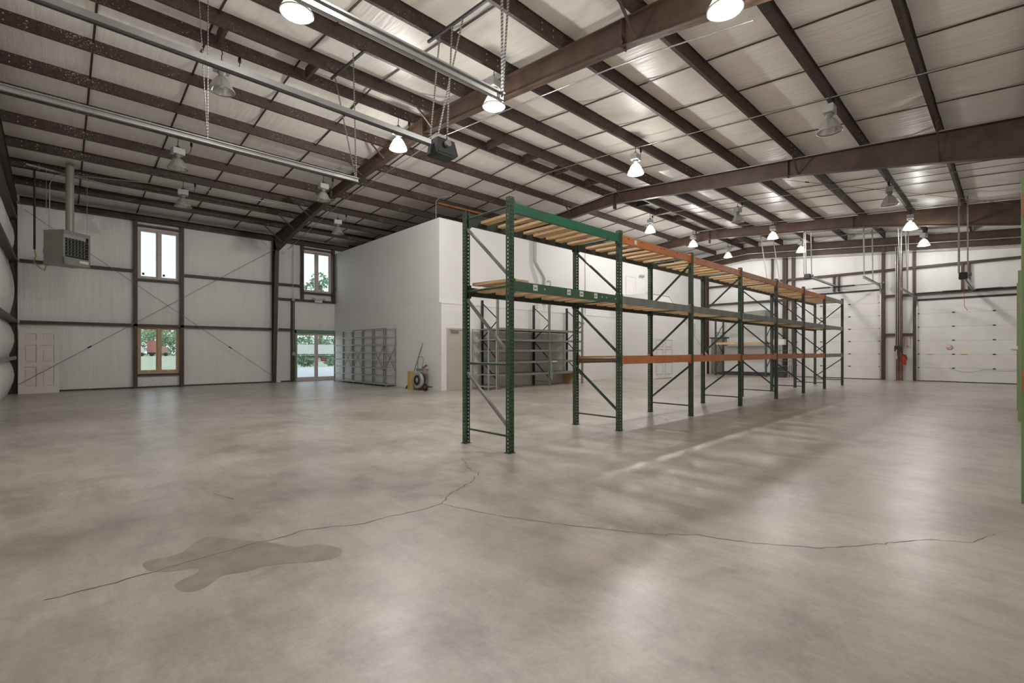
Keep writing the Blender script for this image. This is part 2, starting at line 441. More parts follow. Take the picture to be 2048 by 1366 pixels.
def bulge_w(u, z):
    for a, b in ((0.02, 2.233), (2.233, 4.14), (4.14, 6.3)):
        if a <= z <= b: return .05 * math.sin(math.pi * (z - a) / (b - a)) + .012 * math.sin(u * 5.1) * math.sin(math.pi * (z - a) / (b - a))
    return 0
mb = MB()
us = seq(XL - .2, 9.8, .25); zs = seq(0, 6.32, .25)
for h in HW: us += [h[0], h[1]]; zs += [max(0, h[2]), h[3]]
def bw(u, z):
    for h in HW:
        if h[0] - .02 <= u <= h[1] + .02 and h[2] - .02 <= z <= h[3] + .02: return 0
    return bulge_w(u, z)
wall_grid(mb, us, zs, HW, lambda u, z, b: (u, YW - b, z), bw)
mb.m = 1
for h in HW:  # reveals
    z0 = max(0, h[2])
    mb.quad((h[0], YW, z0), (h[0], YW + .22, z0), (h[0], YW + .22, h[3]), (h[0], YW, h[3]))
    mb.quad((h[1], YW, z0), (h[1], YW + .22, z0), (h[1], YW + .22, h[3]), (h[1], YW, h[3]))
    mb.quad((h[0], YW, h[3]), (h[1], YW, h[3]), (h[1], YW + .22, h[3]), (h[0], YW + .22, h[3]))
    mb.quad((h[0], YW, z0), (h[1], YW, z0), (h[1], YW + .22, z0), (h[0], YW + .22, z0))
m2 = MB(); mb.m = 2
wall_grid(mb, [XL - .2, XR + .2] + [v for h in HW for v in h[:2]], [0, 6.32] + [max(0, v) for h in HW for v in h[2:]], HW, lambda u, z, b: (u, YW + .22, z), lambda u, z: 0)
struct(mb.build('wall_windows', [INS_WALL, WHITE, GREYP]), 'insulated side wall with the tall windows and the glass doors', 'wall')

def xfn(X, sgn): return lambda u, z, b: (X + sgn * b, u, z)
def gable(mb, X, sgn, holes, ystep=.3, amp=.04, rows=((0, 2.233), (2.233, 4.1), (4.1, 5.5))):
    us = seq(YB, YW, ystep) + [YR]; zs = seq(0, 6.2, .2)
    for h in holes: us += [h[0], h[1]]; zs += [max(0, h[2]), h[3]]
    def b(u, z):
        for h in holes:
            if h[0] - .3 <= u <= h[1] + .3 and z <= h[3] + .1: return 0
        for a, c in rows:
            if a <= z <= c: return amp * math.sin(math.pi * (z - a) / (c - a)) * (.8 + .2 * math.sin(u * 4))
        return 0
    wall_grid(mb, us, zs, holes, xfn(X, sgn), b)
    mb._add([(X, YB, 6.2), (X, YW, 6.2), (X, YW, roof(YW) + .07), (X, YR, roof(YR) + .07), (X, YB, roof(YB) + .07)], [(0, 1, 2, 3, 4)])
    mb.m = 1
    for h in holes:
        mb.quad((X, h[0], 0), (X - sgn * .2, h[0], 0), (X - sgn * .2, h[0], h[3]), (X, h[0], h[3]))
        mb.quad((X, h[1], 0), (X - sgn * .2, h[1], 0), (X - sgn * .2, h[1], h[3]), (X, h[1], h[3]))
        mb.quad((X, h[0], h[3]), (X - sgn * .2, h[0], h[3]), (X - sgn * .2, h[1], h[3]), (X, h[1], h[3]))
    mb.box(min(X - sgn * .3, X - sgn * .2), max(X - sgn * .3, X - sgn * .2), YB, YW, 4.6, 6.2)
    ys_ = [YB] + sum([[h[0], h[1]] for h in sorted(holes)], []) + [YW]
    for a, c in zip(ys_[::2], ys_[1::2]): mb.box(min(X - sgn * .3, X - sgn * .2), max(X - sgn * .3, X - sgn * .2), a, c, 0, 4.6)
DL = (4.31, 8.29, -.01, 3.96)
D1 = (4.1, 7.62, -.01, 4.15)
D2 = (-.8, 2.86, -.01, 3.56)
mb = MB(); gable(mb, XL, 1, [DL], amp=.16, rows=((0.02, 1.12), (1.12, 2.233), (2.233, 4.1), (4.1, 5.4)))
struct(mb.build('wall_end', [INS_WALL, GREYP]), 'end wall with bulging insulation at the edge of the view', 'wall')
mb = MB(); gable(mb, XR, -1, [D1, D2], amp=.03)
struct(mb.build('wall_doors', [INS_WALL, GREYP]), 'far end wall that holds the overhead doors', 'wall')
mb = MB(); wall_grid(mb, seq(XL, XR, .6), seq(0, roof(YB) + .07, .4), [], lambda u, z, b: (u, YB + b, z), lambda u, z: .03 * math.sin(z * 1.4) ** 2)
mb.m = 1; mb.box(XL - .2, XR + .2, YB - .2, YB - .1, 0, roof(YB))
struct(mb.build('wall_camera_side', [INS_WALL, GREYP]), 'insulated side wall along the right rack', 'wall')

# office block inside the hall
OX, OY, OZT, LED = 9.1, 12.93, 5.74, 2.92
mb = MB(); mb.box(OX, XR, OY, OY + .2, 0, LED); mb.box(OX, OX + .2, OY + .2, YW, 0, LED)
mb.m = 1; mb.box(OX, XR, OY + .12, OY + .3, LED, OZT); mb.box(OX, OX + .2, OY + .3, YW, LED, OZT)
mb.box(OX + .2, XR, OY + .3, YW, OZT - .12, OZT)
mb.m = 2; mb.box(OX - .012, XR, OY - .015, OY + .12, LED - .03, LED + .004)
off = struct(mb.build('wall_office', [BLOCK, DRYW, WHITE]), 'white two storey office block with painted block base', 'wall')
# brown strips along the foot of the window wall
for i, (a, b) in enumerate(((XL, 2.0), (2.0, 3.25), (3.35, 6.4), (6.8, 7.15))):
    struct(MB().box(a, b, YW - .06, YW, 0, .05).build('trim_%d' % (i + 1), STEEL), 'brown strip along the foot of the window wall', 'trim')

# ------------------------------------------------------------------ framing
# tapered rigid frames
BOT = [(20.62, 5.40), (17.25, 6.0), (15.2, 6.26), (9.8, 6.58), (6.8, 6.32), (4.0, 6.05), (2.4, 5.79), (-.2, 5.33), (-1.15, 5.15)]
def rigid_frame(X, label, ysplit=None, left=True):
    fr = empty('rigid_frame', (X, YR, 0), label, 'steel frame', 'rigid frames across the hall')
    fw, ft = .075, .016
    top = lambda y: roof(y) - .205
    rb = [(y, z) for y, z in BOT]
    rt = [(YW - .3, top(YW - .3)), (YR, top(YR)), (YB + .32, top(YB + .32))]
    mb = MB()
    # rafter web
    outline = [(YW - .3, top(YW - .3)), (YR, top(YR)), (YB + .32, top(YB + .32)), (YB + .32, 5.1)] + rb[::-1] + [(YW - .3, 5.3)]
    mb.prism(outline, lambda u, v, t: (t, u, v), X - .005, X + .005)
    def flange(P, dz):
        for (y0, z0), (y1, z1) in zip(P[:-1], P[1:]):
            mb.bar((X, y0, z0 + dz), (X, y1, z1 + dz), .0, ft) if False else mb.prism([(y0, z0), (y1, z1), (y1, z1 + dz), (y0, z0 + dz)], lambda u, v, t: (t, u, v), X - fw, X + fw)
    flange(rt, -ft); flange(rb, ft)
    # ridge splice plates
    mb.box(X - .085, X + .085, YR - .02, YR + .02, 6.40, top(YR))
    for y in (15.2, 4.2): mb.box(X - .075, X + .075, y - .012, y + .012, 6.2 if y > 9 else 6.05, top(y))
    mb.build('rafter', STEEL, fr)
    # columns
    def column(yo, yi0, yi1, sg):
        c = MB()
        c.prism([(yo, 0), (yi0, 0), (yi1, 5.4 if sg > 0 else 5.15), (yo, 6.0 if sg > 0 else 5.9)], lambda u, v, t: (t, u, v), X - .005, X + .005)
        zt = 5.4 if sg > 0 else 5.15
        c.prism([(yi0, 0), (yi1, zt), (yi1 + sg * ft, zt), (yi0 + sg * ft, 0)], lambda u, v, t: (t, u, v), X - fw, X + fw)
        c.box(X - fw, X + fw, min(yo, yo - sg * ft), max(yo, yo - sg * ft), 0, 5.9)
        c.box(X - .11, X + .11, min(yo, yi0), max(yo, yi0), 0, .02)
        c.prism([(yi1, zt), (yo, zt + .05), (yo, zt + .07), (yi1, zt + .02)], lambda u, v, t: (t, u, v), X - fw, X + fw)
        c.build('column', STEEL, fr)
    if left: column(YW - .29, 20.97, 20.6, 1)
    column(YB + .32, YB + .6, -1.15, -1)
    # flange braces from purlins down to the bottom flange
    def zb(y):
        for (y0, z0), (y1, z1) in zip(BOT[:-1], BOT[1:]):
            if y1 <= y <= y0: return z0 + (z1 - z0) * (y - y0) / (y1 - y0)
        return 5.2
    for y in PUR_L[::1] + PUR_R[::2]:
        if y in ((10.2, 14.3, 6.82) if X == FR[0] else (10.2, 6.82)): continue
        h = roof(y) - .2 - zb(y); L = min(.85, h * 1.15)
        MB().bar((X - .03 - L, y, roof(y) - .2), (X - .03, y, zb(y) + .03), .035, .035, (0, 1, 0)).build('flange_brace', STEEL, fr)
    return fr
rigid_frame(FR[0], 'brown steel roof frame whose column stands between the two window bays')
rigid_frame(FR[1], 'middle brown steel roof frame crossing above the green and orange rack', left=False)
rigid_frame(FR[2], 'brown steel roof frame closest to the overhead door wall', left=False)

# purlins
ORD = ['first', 'second', 'third', 'fourth', 'fifth', 'sixth', 'seventh', 'eighth']
def purlin(y, down, label):
    x0, x1 = XL + .02, XR - .02
    z = roof(y); o = empty('roof_purlin', (x0, y, z - .2), label, 'purlin', 'roof purlins')
    mb = MB()
    # Z section: web with two flanges
    prof = [(0, 0), (.065 * down, 0), (.065 * down, .012), (.008 * down, .012), (.008 * down, .262), (0, .262), (-.06 * down, .262), (-.06 * down, .25), (0, .25)]
    mb.sweep(prof, (x0, y, z - .205), (x1, y, z - .205), (0, 1, 0), (0, 0, 1))
    mb.m = 1
    for xf in (XL + .6, FR[0] - .45, FR[0] + .45, FR[1] - .45, FR[1] + .45):
        for dx in (-.14, .14):
            for dz in (-.02, -.13):
                mb.box(xf + dx - .011, xf + dx + .011, y - .012, y + .02, z + dz - .011, z + dz + .011)
    mb.build('section', [PURL, BOLT], o)
    return o
for i, y in enumerate(PUR_L): purlin(y, -1, 'brown steel roof purlin, %s from the ridge on the slope above the windows' % ORD[i])
for i, y in enumerate(PUR_R): purlin(y, 1, 'brown steel roof purlin, %s from the ridge on the slope away from the windows' % ORD[i])
# eave struts
for y, nm in ((YW - .17, 'brown eave strut running along the top of the window wall'), (YB + .2, 'brown eave strut along the top of the wall away from the windows')):
    z = roof(y)
    mb = MB().sweep([(-.1, 0), (-.1, .07), (-.085, .07), (-.085, .015), (.09, .015), (.09, .2), (-.1, .2), (-.1, .215), (.1, .215), (.1, 0)], (XL + .25, y, z - .33), (XR - .25, y, z - .33), (0, 1 if y > 0 else -1, 0), (0, 0, 1))
    tag(mb.build('eave_strut', PURL, None, (XL, y, z - .24)), nm, 'eave strut')
# blocking between the two ridge purlins
for i, x in enumerate([2.1, 3.7, 8.68, 10.1, 11.5, 13.1, 16.4, 17.9, 19.4, 24.2, 25.6]):
    z = roof(YR) - .21
    mb = MB().sweep([(0, 0), (.06, 0), (.06, .012), (.008, .012), (.008, .26), (0, .26)], (x, 9.49, z), (x, 10.13, z), (1, 0, 0), (0, 0, 1))
    tag(mb.build('ridge_channel', PURL, None, (x, YR, z)), 'short brown channel, %s from the window end of the two ridge purlins it joins' % (ORD + ['ninth', 'tenth', 'eleventh'])[i], 'channel', 'short channels joining the ridge purlins')

# orange loose member on the purlins above the office corner
tag(MB().bar((9.75, 14.1, roof(14.1) - .24), (11.75, 14.0, roof(14.0) - .26), .11, .06).build('orange_channel', ORB, None, (9.75, 14.1, roof(14.1) - .24)), 'orange steel length fixed under the roof above the office corner', 'steel channel')

# end wall frames
def end_frame(X, sg, label, cols, deep):
    o = empty('end_wall_frame', (X, YR, 0), label, 'steel frame')
    a, b = sorted((X, X + sg * .2)); mb = MB()
    for y0, y1 in ((YB, YR), (YR, YW)):
        mb.prism([(y0, roof(y0) - .22), (y1, roof(y1) - .22), (y1, roof(y1) - .24), (y0, roof(y0) - .24)], lambda u, v, t: (t, u, v), a, b)
        mb.prism([(y0, roof(y0) - .22 - deep), (y1, roof(y1) - .22 - deep), (y1, roof(y1) - .205 - deep), (y0, roof(y0) - .205 - deep)], lambda u, v, t: (t, u, v), a, b)
        mid = (a + b) / 2
        mb.prism([(y0, roof(y0) - .22 - deep), (y1, roof(y1) - .22 - deep), (y1, roof(y1) - .22), (y0, roof(y0) - .22)], lambda u, v, t: (t, u, v), mid - .006, mid + .006)
    mb.build('rafter', STEEL, o)
    for y, w, mt in cols:
        c = MB(); zt = roof(y) - .22 - deep
        c.box(a, b, y - .006, y + .006, 0, zt); c.box(a, a + .012, y - w / 2, y + w / 2, 0, zt); c.box(b - .012, b, y - w / 2, y + w / 2, 0, zt)
        c.box(a - .03, b + .03, y - w / 2 - .03, y + w / 2 + .03, 0, .015)
        c.build('column', mt, o)
    return o
end_frame(XR - .22, 0 or 1, 'brown end wall rafter on columns behind the overhead doors', [(12.2, .15, STEEL), (8.08, .2, STEEL), (3.45, .22, STEELR)], .62)
end_frame(XL + .01, 1, 'brown end wall rafter with the corner column beside the leaning door', [(21.1, .16, STEEL), (12.0, .15, STEEL)], .25)

# girts
def girt_y(x0, x1, z, label, d=.2):
    mb = MB().sweep([(0, -.0), (-d, 0), (-d, .085), (-d + .01, .085), (-d + .01, .012), (-.0, .012)], (x0, YW, z - .05), (x1, YW, z - .05), (0, 1, 0), (0, 0, 1))
    tag(mb.build('wall_girt', STEEL, None, (x0, YW, z - .05)), label, 'girt', 'girts of the window wall')
girt_y(XL + .25, 6.5, 2.233, 'low brown girt below mid height between the corner and the roof column')
girt_y(XL + .25, 1.85, 4.14, 'high brown girt behind the unit heater, left of the tall window pair')
girt_y(3.35, 6.5, 4.14, 'high brown girt between the tall window pair and the roof column')
girt_y(6.64, 7.58, 4.14, 'high brown girt stub between the roof column and the window over the glass doors')
girt_y(9.06, OX + .5, 4.14, 'high brown girt stub between the window over the glass doors and the office')
girt_y(6.5, OX + .5, 3.52, 'brown girt carrying the emergency light above the glass doors')
girt_y(6.64, 7.15, 2.233, 'low brown girt stub between the roof column and the glass door post')
# jamb posts on the window wall
def post_y(x, w, z0, z1, label, mt=STEEL):
    mb = MB().sweep([(-w / 2, 0), (-w / 2, -.2), (w / 2, -.2), (w / 2, 0), (w / 2 - .01, 0), (w / 2 - .01, -.19), (-w / 2 + .01, -.19), (-w / 2 + .01, 0)], (x, YW, z0), (x, YW, z1), (1, 0, 0), (0, 1, 0))
    tag(mb.build('jamb_post', mt, None, (x, YW, z0)), label, 'post', 'brown posts framing the window wall openings')
post_y(1.93, .11, 0, 5.98, 'brown channel post on the corner side of the tall window pair')
post_y(3.29, .11, 0, 5.98, 'brown channel post on the column side of the tall window pair')
post_y(7.63, .11, 3.55, 5.98, 'brown channel post beside the column side of the window over the glass doors')
post_y(9.0, .11, 3.55, 5.98, 'brown channel post on the office side of the window over the glass doors')
post_y(7.24, .12, 0, 3.47, 'brown channel post carrying the switch conduit beside the glass doors')
post_y(9.34, .12, 2.25, 3.47, 'short brown post above the glass doors near the office wall')
def rail_y(x0, x1, z, label):
    tag(MB().box(x0, x1, YW - .17, YW, z - .035, z + .035).build('window_rail', STEEL, None, (x0, YW, z)), label, 'rail', 'brown head and sill rails of the windows')
rail_y(1.99, 3.23, 5.76, 'brown head rail above the upper window of the tall pair')
rail_y(1.99, 3.23, 3.84, 'brown sill rail below the upper window of the tall pair')
rail_y(1.99, 3.23, .47, 'brown sill rail below the lower window of the tall pair')
rail_y(7.69, 8.94, 5.79, 'brown head rail above the window over the glass doors')
rail_y(7.69, 8.94, 3.85, 'brown sill rail below the window over the glass doors')

def girt_x(X, sg, y0, y1, z, label, mt=STEEL, grp='girts of the far end wall', d=.18):
    mb = MB().sweep([(0, 0), (sg * d, 0), (sg * d, .1), (sg * (d - .01), .1), (sg * (d - .01), .012), (0, .012)], (X, y0, z - .06), (X, y1, z - .06), (1, 0, 0), (0, 0, 1))
    tag(mb.build('wall_girt', mt, None, (X, y0, z - .06)), label, 'girt', grp)
girt_x(XR, -1, YB, 12.1, 5.0, 'upper brown girt running the whole far end wall above both overhead doors', STEEL)
girt_x(XR, -1, YB, 4.0, 3.82, 'brown girt just above the overhead door with the round sticker', STEEL)
girt_x(XR, -1, 7.7, 12.1, 3.98, 'brown girt beside the taller overhead door toward the stair enclosure', STEEL)
girt_x(XR, -1, 2.95, 3.33, 2.06, 'short brown girt above the fire extinguisher sign', STEEL)
girt_x(XR, -1, 3.57, 4.0, 2.06, 'short brown girt between the taller overhead door and the conduit column', STEEL)
for i, z in enumerate((1.12, 2.24, 4.12, 5.4)):
    girt_x(XL, 1, 8.5, YW - .3, z, 'girt of the bulging end wall, %s up from the floor' % ORD[i], GREYP if i == 0 else STEEL, 'girts of the bulging end wall', .2)
def post_x(y, w, z0, z1, label):
    tag(MB().box(XR - .17, XR, y - w / 2, y + w / 2, z0, z1).build('jamb_post', STEEL, None, (XR, y, z0)), label, 'post', 'brown posts of the far end wall')
post_x(7.7, .14, 0, 6.2, 'brown post on the stair side of the taller overhead door')
post_x(4.02, .12, 0, 6.1, 'brown post between the taller overhead door and the conduit column')
post_x(2.93, .1, 0, 5.9, 'brown post beside the overhead door with the round sticker')
for y, t_ in ((5.74, 'conduit column'), (5.94, 'stair')): post_x(y, .07, 4.2, 4.95, 'thin brown spring post over the taller overhead door, on its %s side' % t_)
for y, t_ in ((1.2, 'side wall'), (1.4, 'conduit column')): post_x(y, .07, 3.85, 4.95, 'thin brown spring post over the sticker door, on its %s side' % t_)
post_x(8.7, .08, 4.0, 6.2, 'dark brown stub post beside the tall column near the stairs')

# bracing rods
def rod(a, b, r, label, mt=GREYP, grp='diagonal bracing rods'):
    o = empty('bracing_rod', a, label, 'bracing rod', grp)
    MB().tube([a, b], r, 6).build('rod', mt, o)
    m_ = Vector(a).lerp(Vector(b), .22); d = (Vector(b) - Vector(a)).normalized() * .06
    MB().tube([m_ - d, m_ + d], r * 2.6, 6).build('turnbuckle', CHAR, o)
rod((-.9, 20.78, .3), (6.4, 20.85, 5.5), .009, 'thin rod rising from the foot of the leaning door to the column top')
rod((6.4, 20.98, .25), (-.8, 21.05, 5.7), .009, 'thin rod falling from the corner top behind the heater to the column foot')
rod((22.3, 8, roof(8) - .28), (27.2, 1.2, roof(1.2) - .28), .008, 'thin roof rod crossing above the overhead doors toward the side wall')
rod((27.2, 8, roof(8) - .36), (22.3, 1.2, roof(1.2) - .36), .008, 'thin roof rod crossing above the overhead doors from the door wall')
rod((14.6, 5.4, roof(5.4) - .34), (22.0, .0, roof(0) - .34), .007, 'thin roof rod in the bay before the last frame')

# ------------------------------------------------------------------ windows
def window(n, x0, x1, z0, z1, mt, label, sticker=False):
    o = empty('window_%d' % n, (x0, YW, z0), label, 'window', kind='structure')
    y0, y1 = YW - .03, YW + .13; t = .05
    mb = MB(); mb.box(x0, x0 + t, y0, y1, z0, z1); mb.box(x1 - t, x1, y0, y1, z0, z1); mb.box(x0 + t, x1 - t, y0, y1, z0, z0 + t); mb.box(x0 + t, x1 - t, y0, y1, z1 - t, z1)
    xm = (x0 + x1) / 2; mb.box(xm - .035, xm + .035, y0 + .01, y1, z0 + t, z1 - t)
    mb.build('frame', mt, o)
    for a, b in ((x0 + t, xm - .035), (xm + .035, x1 - t)):
        s = MB(); w = .05; q0, q1 = YW + .03, YW + .08
        s.box(a, a + w, q0, q1, z0 + t, z1 - t); s.box(b - w, b, q0, q1, z0 + t, z1 - t); s.box(a + w, b - w, q0, q1, z0 + t, z0 + t + w); s.box(a + w, b - w, q0, q1, z1 - t - w, z1 - t)
        so = s.build('sash', mt, o)
        MB().box(a + w, b - w, YW + .05, YW + .058, z0 + t + w, z1 - t - w).build('pane', GLASS, so)
        MB().box((a + b) / 2 - .05, (a + b) / 2 + .05, YW + .0, YW + .03, z0 + t, z0 + t + .02).build('crank', WHITE, so)
        if sticker: tag(MB().box(a + w + .03, a + w + .1, YW + .045, YW + .05, z0 + .14, z0 + .22).build('sticker', CHAR, so), 'small dark sticker')
window(1, 2.0, 3.23, .53, 2.19, OAK, 'lower oak framed double window looking out on parked trucks')
window(2, 2.0, 3.23, 3.9, 5.69, PINKW, 'upper double window above the truck view, with two square stickers', True)
window(3, 7.67, 8.96, 3.91, 5.72, PINKW, 'upper double window over the glass doors showing tree tops')
# glass entrance
g = empty('door_1', (8.29, YW, 0), 'pair of glass entrance doors in a pale green frame', 'door', kind='structure')
mb = MB(); mb.box(7.3, 7.4, YW - .12, YW + .1, 0, 2.22); mb.box(9.17, 9.27, YW - .12, YW + .1, 0, 2.22); mb.box(7.3, 9.27, YW - .12, YW + .1, 2.1, 2.24)
mb.build('frame', GREENF, g)
for a, b in ((7.4, 8.28), (8.29, 9.17)):
    s = MB(); q0, q1 = YW - .02, YW + .03
    s.box(a, a + .07, q0, q1, .01, 2.1); s.box(b - .07, b, q0, q1, .01, 2.1); s.box(a + .07, b - .07, q0, q1, .01, .17); s.box(a + .07, b - .07, q0, q1, 2.0, 2.1)
    so = s.build('door_leaf', PINKW, g)
    MB().box(a + .07, b - .07, YW, YW + .008, .17, 2.0).build('pane', GLASS, so)
    MB().tube([(a + .07, YW - .05, 1.06), (b - .07, YW - .05, 1.06)], .014, 8).build('push_bar', CHAR, so)
sg = tag(MB().box(8.47, 8.72, YW - .06, YW - .05, .86, 1.02).build('door_sign', [REDO], None, (8.6, YW, .94)), 'small orange red sign hanging on the glass door beside the shelving', 'sign')
MB().box(8.5, 8.69, YW - .062, YW - .06, .9, .98).build('sign_face', TAUPE, sg)

# ------------------------------------------------------------------ overhead doors with tracks and openers
def overhead_door(n, X, sg, y0, y1, H, sections, label, stickers=False):
    """sg = direction into the hall along X"""
    o = empty('door_%d' % n, (X, (y0 + y1) / 2, 0), label, 'overhead door', kind='structure')
    h = H / sections; x0, x1 = sorted((X + sg * .02, X + sg * .07))
    xi = X + sg * .07
    for k in range(sections):
        s = MB().box(x0, x1, y0 - .05, y1 + .05, k * h, (k + 1) * h)
        for r_ in range(1, 3): s.box(min(xi, xi + sg * .002), max(xi, xi + sg * .002), y0, y1, k * h + r_ * h / 3 - .004, k * h + r_ * h / 3 + .004)
        so = s.build('door_section', DOORW, o)
        MB().box(min(xi, xi + sg * .003), max(xi, xi + sg * .003), y0, y1, (k + 1) * h - .007, (k + 1) * h).build('joint', GREYL, so)
        if k:
            for t in (0, .34, .68, 1):
                y = y0 + .05 + (y1 - y0 - .1) * t
                MB().box(min(xi, xi + sg * .012), max(xi, xi + sg * .012), y - .045, y + .045, k * h - .022, k * h + .022).build('hinge', CHAR, so)
    MB().box(x0, x1 + .01, y0, y1, 0, .03).build('bottom_seal', BLACK, o)
    MB().box(min(xi, xi + sg * .03), max(xi, xi + sg * .03), y0, y1, H - .03, H + .05).build('head_seal', CHAR, o)
    # torsion shaft
    MB().tube([(X + sg * .2, y0 - .15, H + .3), (X + sg * .2, y1 + .15, H + .3)], .014, 8).build('torsion_shaft', CHAR, o)
    for a in (.28, .56):
        y = y0 + (y1 - y0) * a; MB().tube([(X + sg * .2, y, H + .3), (X + sg * .2, y + .75, H + .3)], .035, 10).build('torsion_spring', CHAR, o)
    for y in (y0 - .1, y1 + .1): MB().lathe([(0, -.03), (.09, -.03), (.06, 0), (.09, .03), (0, .03)], (X + sg * .2, y, H + .3), 16, 'y').build('cable_drum', GREYP, o)
    return o
def door_track(X, sg, y, H, xe, zt, inner, label, hang, grp):
    """vertical rail, bend and horizontal rail with perforated hangers"""
    o = empty('door_track', (X, y, 0), label, 'door track', grp)
    R = .38; xi = X + sg * .13
    pts = [(xi, y, .05), (xi, y, zt - R)]
    for i in range(1, 9):
        a = math.pi / 2 * i / 8; pts.append((xi + sg * (R - R * math.cos(a)), y, zt - R + R * math.sin(a)))
    pts.append((xe, y, zt))
    mb = MB()
    for p, q in zip(pts[:-1], pts[1:]):
        d = (Vector(q) - Vector(p)).normalized(); nrm = Vector((-d.z, 0, d.x))
        c = inner
        mb.sweep([(-.008 * c, -.035), (.0, -.035), (0, .035), (.045 * c, .035), (.045 * c, .03), (.006 * c, .03), (.006 * c, -.03), (.045 * c, -.03), (.045 * c, -.035)], p, q, (0, 1, 0), nrm)
    mb.build('rail', ALU, o)
    # stiffening angle along the horizontal rail
    MB().bar((X + sg * .6, y - inner * .012, zt + .045), (xe, y - inner * .012, zt + .045), .03, .02).build('stiffener', ALU, o)
    for hx, ty, dx, dy in [(h + (.05,))[:4] for h in hang]:
        zt2 = roof(ty) - .2
        MB().bar((hx, y - inner * .03, zt - .02), (hx, ty, zt2), .04, .006, (1, 0, 0)).build('hanger', PERF, o)
        if dx: MB().bar((hx, y - inner * .03, zt - .02), (hx + dx, ty + dy, roof(ty + dy) - .2), .035, .005, (1, 0, 0)).build('hanger_brace', PERF, o)
    # jamb angle behind the vertical rail
    MB().box(min(X, xi), max(X, xi), y - .03, y + .0, 0, zt - .2).build('track_bracket', GALV, o)
    return o
def perf():
    m = mat('perforated_galvanised', (172, 172, 168), .4, .6, .05, 8)
    n, l = m.node_tree.nodes, m.node_tree.links; b = n['Principled BSDF']
    t = n.new('ShaderNodeTexCoord'); s = n.new('ShaderNodeSeparateXYZ'); l.new(t.outputs['Object'], s.inputs[0])
    a = n.new('ShaderNodeMath'); a.operation = 'MULTIPLY'; a.inputs[1].default_value = 22; l.new(s.outputs[2], a.inputs[0])
    f = n.new('ShaderNodeMath'); f.operation = 'FRACT'; l.new(a.outputs[0], f.inputs[0])
    g_ = n.new('ShaderNodeMath'); g_.operation = 'GREATER_THAN'; g_.inputs[1].default_value = .62; l.new(f.outputs[0], g_.inputs[0])
    x = n.new('ShaderNodeMix'); x.data_type = 'RGBA'; l.new(g_.outputs[0], x.inputs[0])
    src = b.inputs['Base Color'].links[0].from_socket; l.new(src, x.inputs[6]); x.inputs[7].default_value = lin((74, 74, 72)); l.new(x.outputs[2], b.inputs['Base Color'])
    return m
PERF = perf()
def opener(X, sg, y, zr, xm, H, label, cross, grp='door openers', k=1.0, tops=None):
    o = empty('door_opener', (xm, y, zr), label, 'door opener', grp)
    e = xm - sg * .28
    MB().bar((X + sg * .2, y, H + .25), (e, y, zr), .1, .07).build('rail', ALU, o)
    MB().bar((X + sg * .2, y, H + .2), (e, y, zr - .05), .02, .012).build('chain', CHAR, o)
    mb = MB(); a, b = sorted((xm - sg * .28 * k, xm + sg * .22 * k))
    mb.prism([(a, zr - .17 * k), (a + .06, zr - .2 * k), (b - .06, zr - .2 * k), (b, zr - .14 * k), (b - .08, zr + .1 * k), (a + .04, zr + .1 * k)], lambda u, v, t: (u, t, v), y - .14 * k, y + .14 * k)
    hs = mb.build('motor_housing', CHAR, o)
    MB().box(a + .05, b - .1, y - .15 * k, y + .15 * k, zr - .16 * k, zr - .12 * k).build('vent_slot', BLACK, hs)
    MB().tube([(a + .2, y - .14, zr), (a + .2, y - .2, zr)], .05, 12).build('sprocket', GREYP, o)
    for hx, yy in ((xm - sg * .2, y - .1), (xm - sg * .2, y + .1), (xm + sg * .12, y + .1)):
        if tops: MB().bar((hx, yy, zr + .06), (tops[0], tops[1].pop(0), roof(6.3) - .24), .04, .006, (1, 0, 0)).build('hanger', PERF, o); continue
        yt = yy + cross; MB().bar((hx, yy, zr + .06), (hx + (.15 if hx > xm else 0) * sg, yt, roof(yt) - .2), .04, .006, (1, 0, 0)).build('hanger', PERF, o)
    return o
overhead_door(2, XR, -1, 4.1, 7.62, 4.12, 7, 'taller white overhead door of seven sections beside the rack end')
d3 = overhead_door(3, XR, -1, -.8, 2.86, 3.54, 6, 'white overhead door of six sections with a round orange sticker')
overhead_door(4, XL, 1, 4.31, 8.29, 3.96, 6, 'white overhead door in the end wall near the heater')
G1, G2 = 'tracks of the end wall door near the heater', 'tracks of the far overhead doors'
door_track(XL, 1, 8.29, 3.9, 3.98, 4.45, -1, 'long silver door track hung over the window side of the floor', [(3.96, 8.45, .09, 1.05), (1.61, 8.29, -.12)], G1)
door_track(XL, 1, 4.33, 3.9, 3.98, 4.45, 1, 'long silver door track ending beside the bright lamp near the ridge', [(3.93, 4.31, .22), (1.3, 4.31, -.2)], G1)
opener(XL, 1, 6.32, 4.6, 4.5, 4.4, 'dark motor box and silver rail hanging in front of the first roof frame', .0, k=.88, tops=(4.65, [6.0, 6.65, 6.3]))
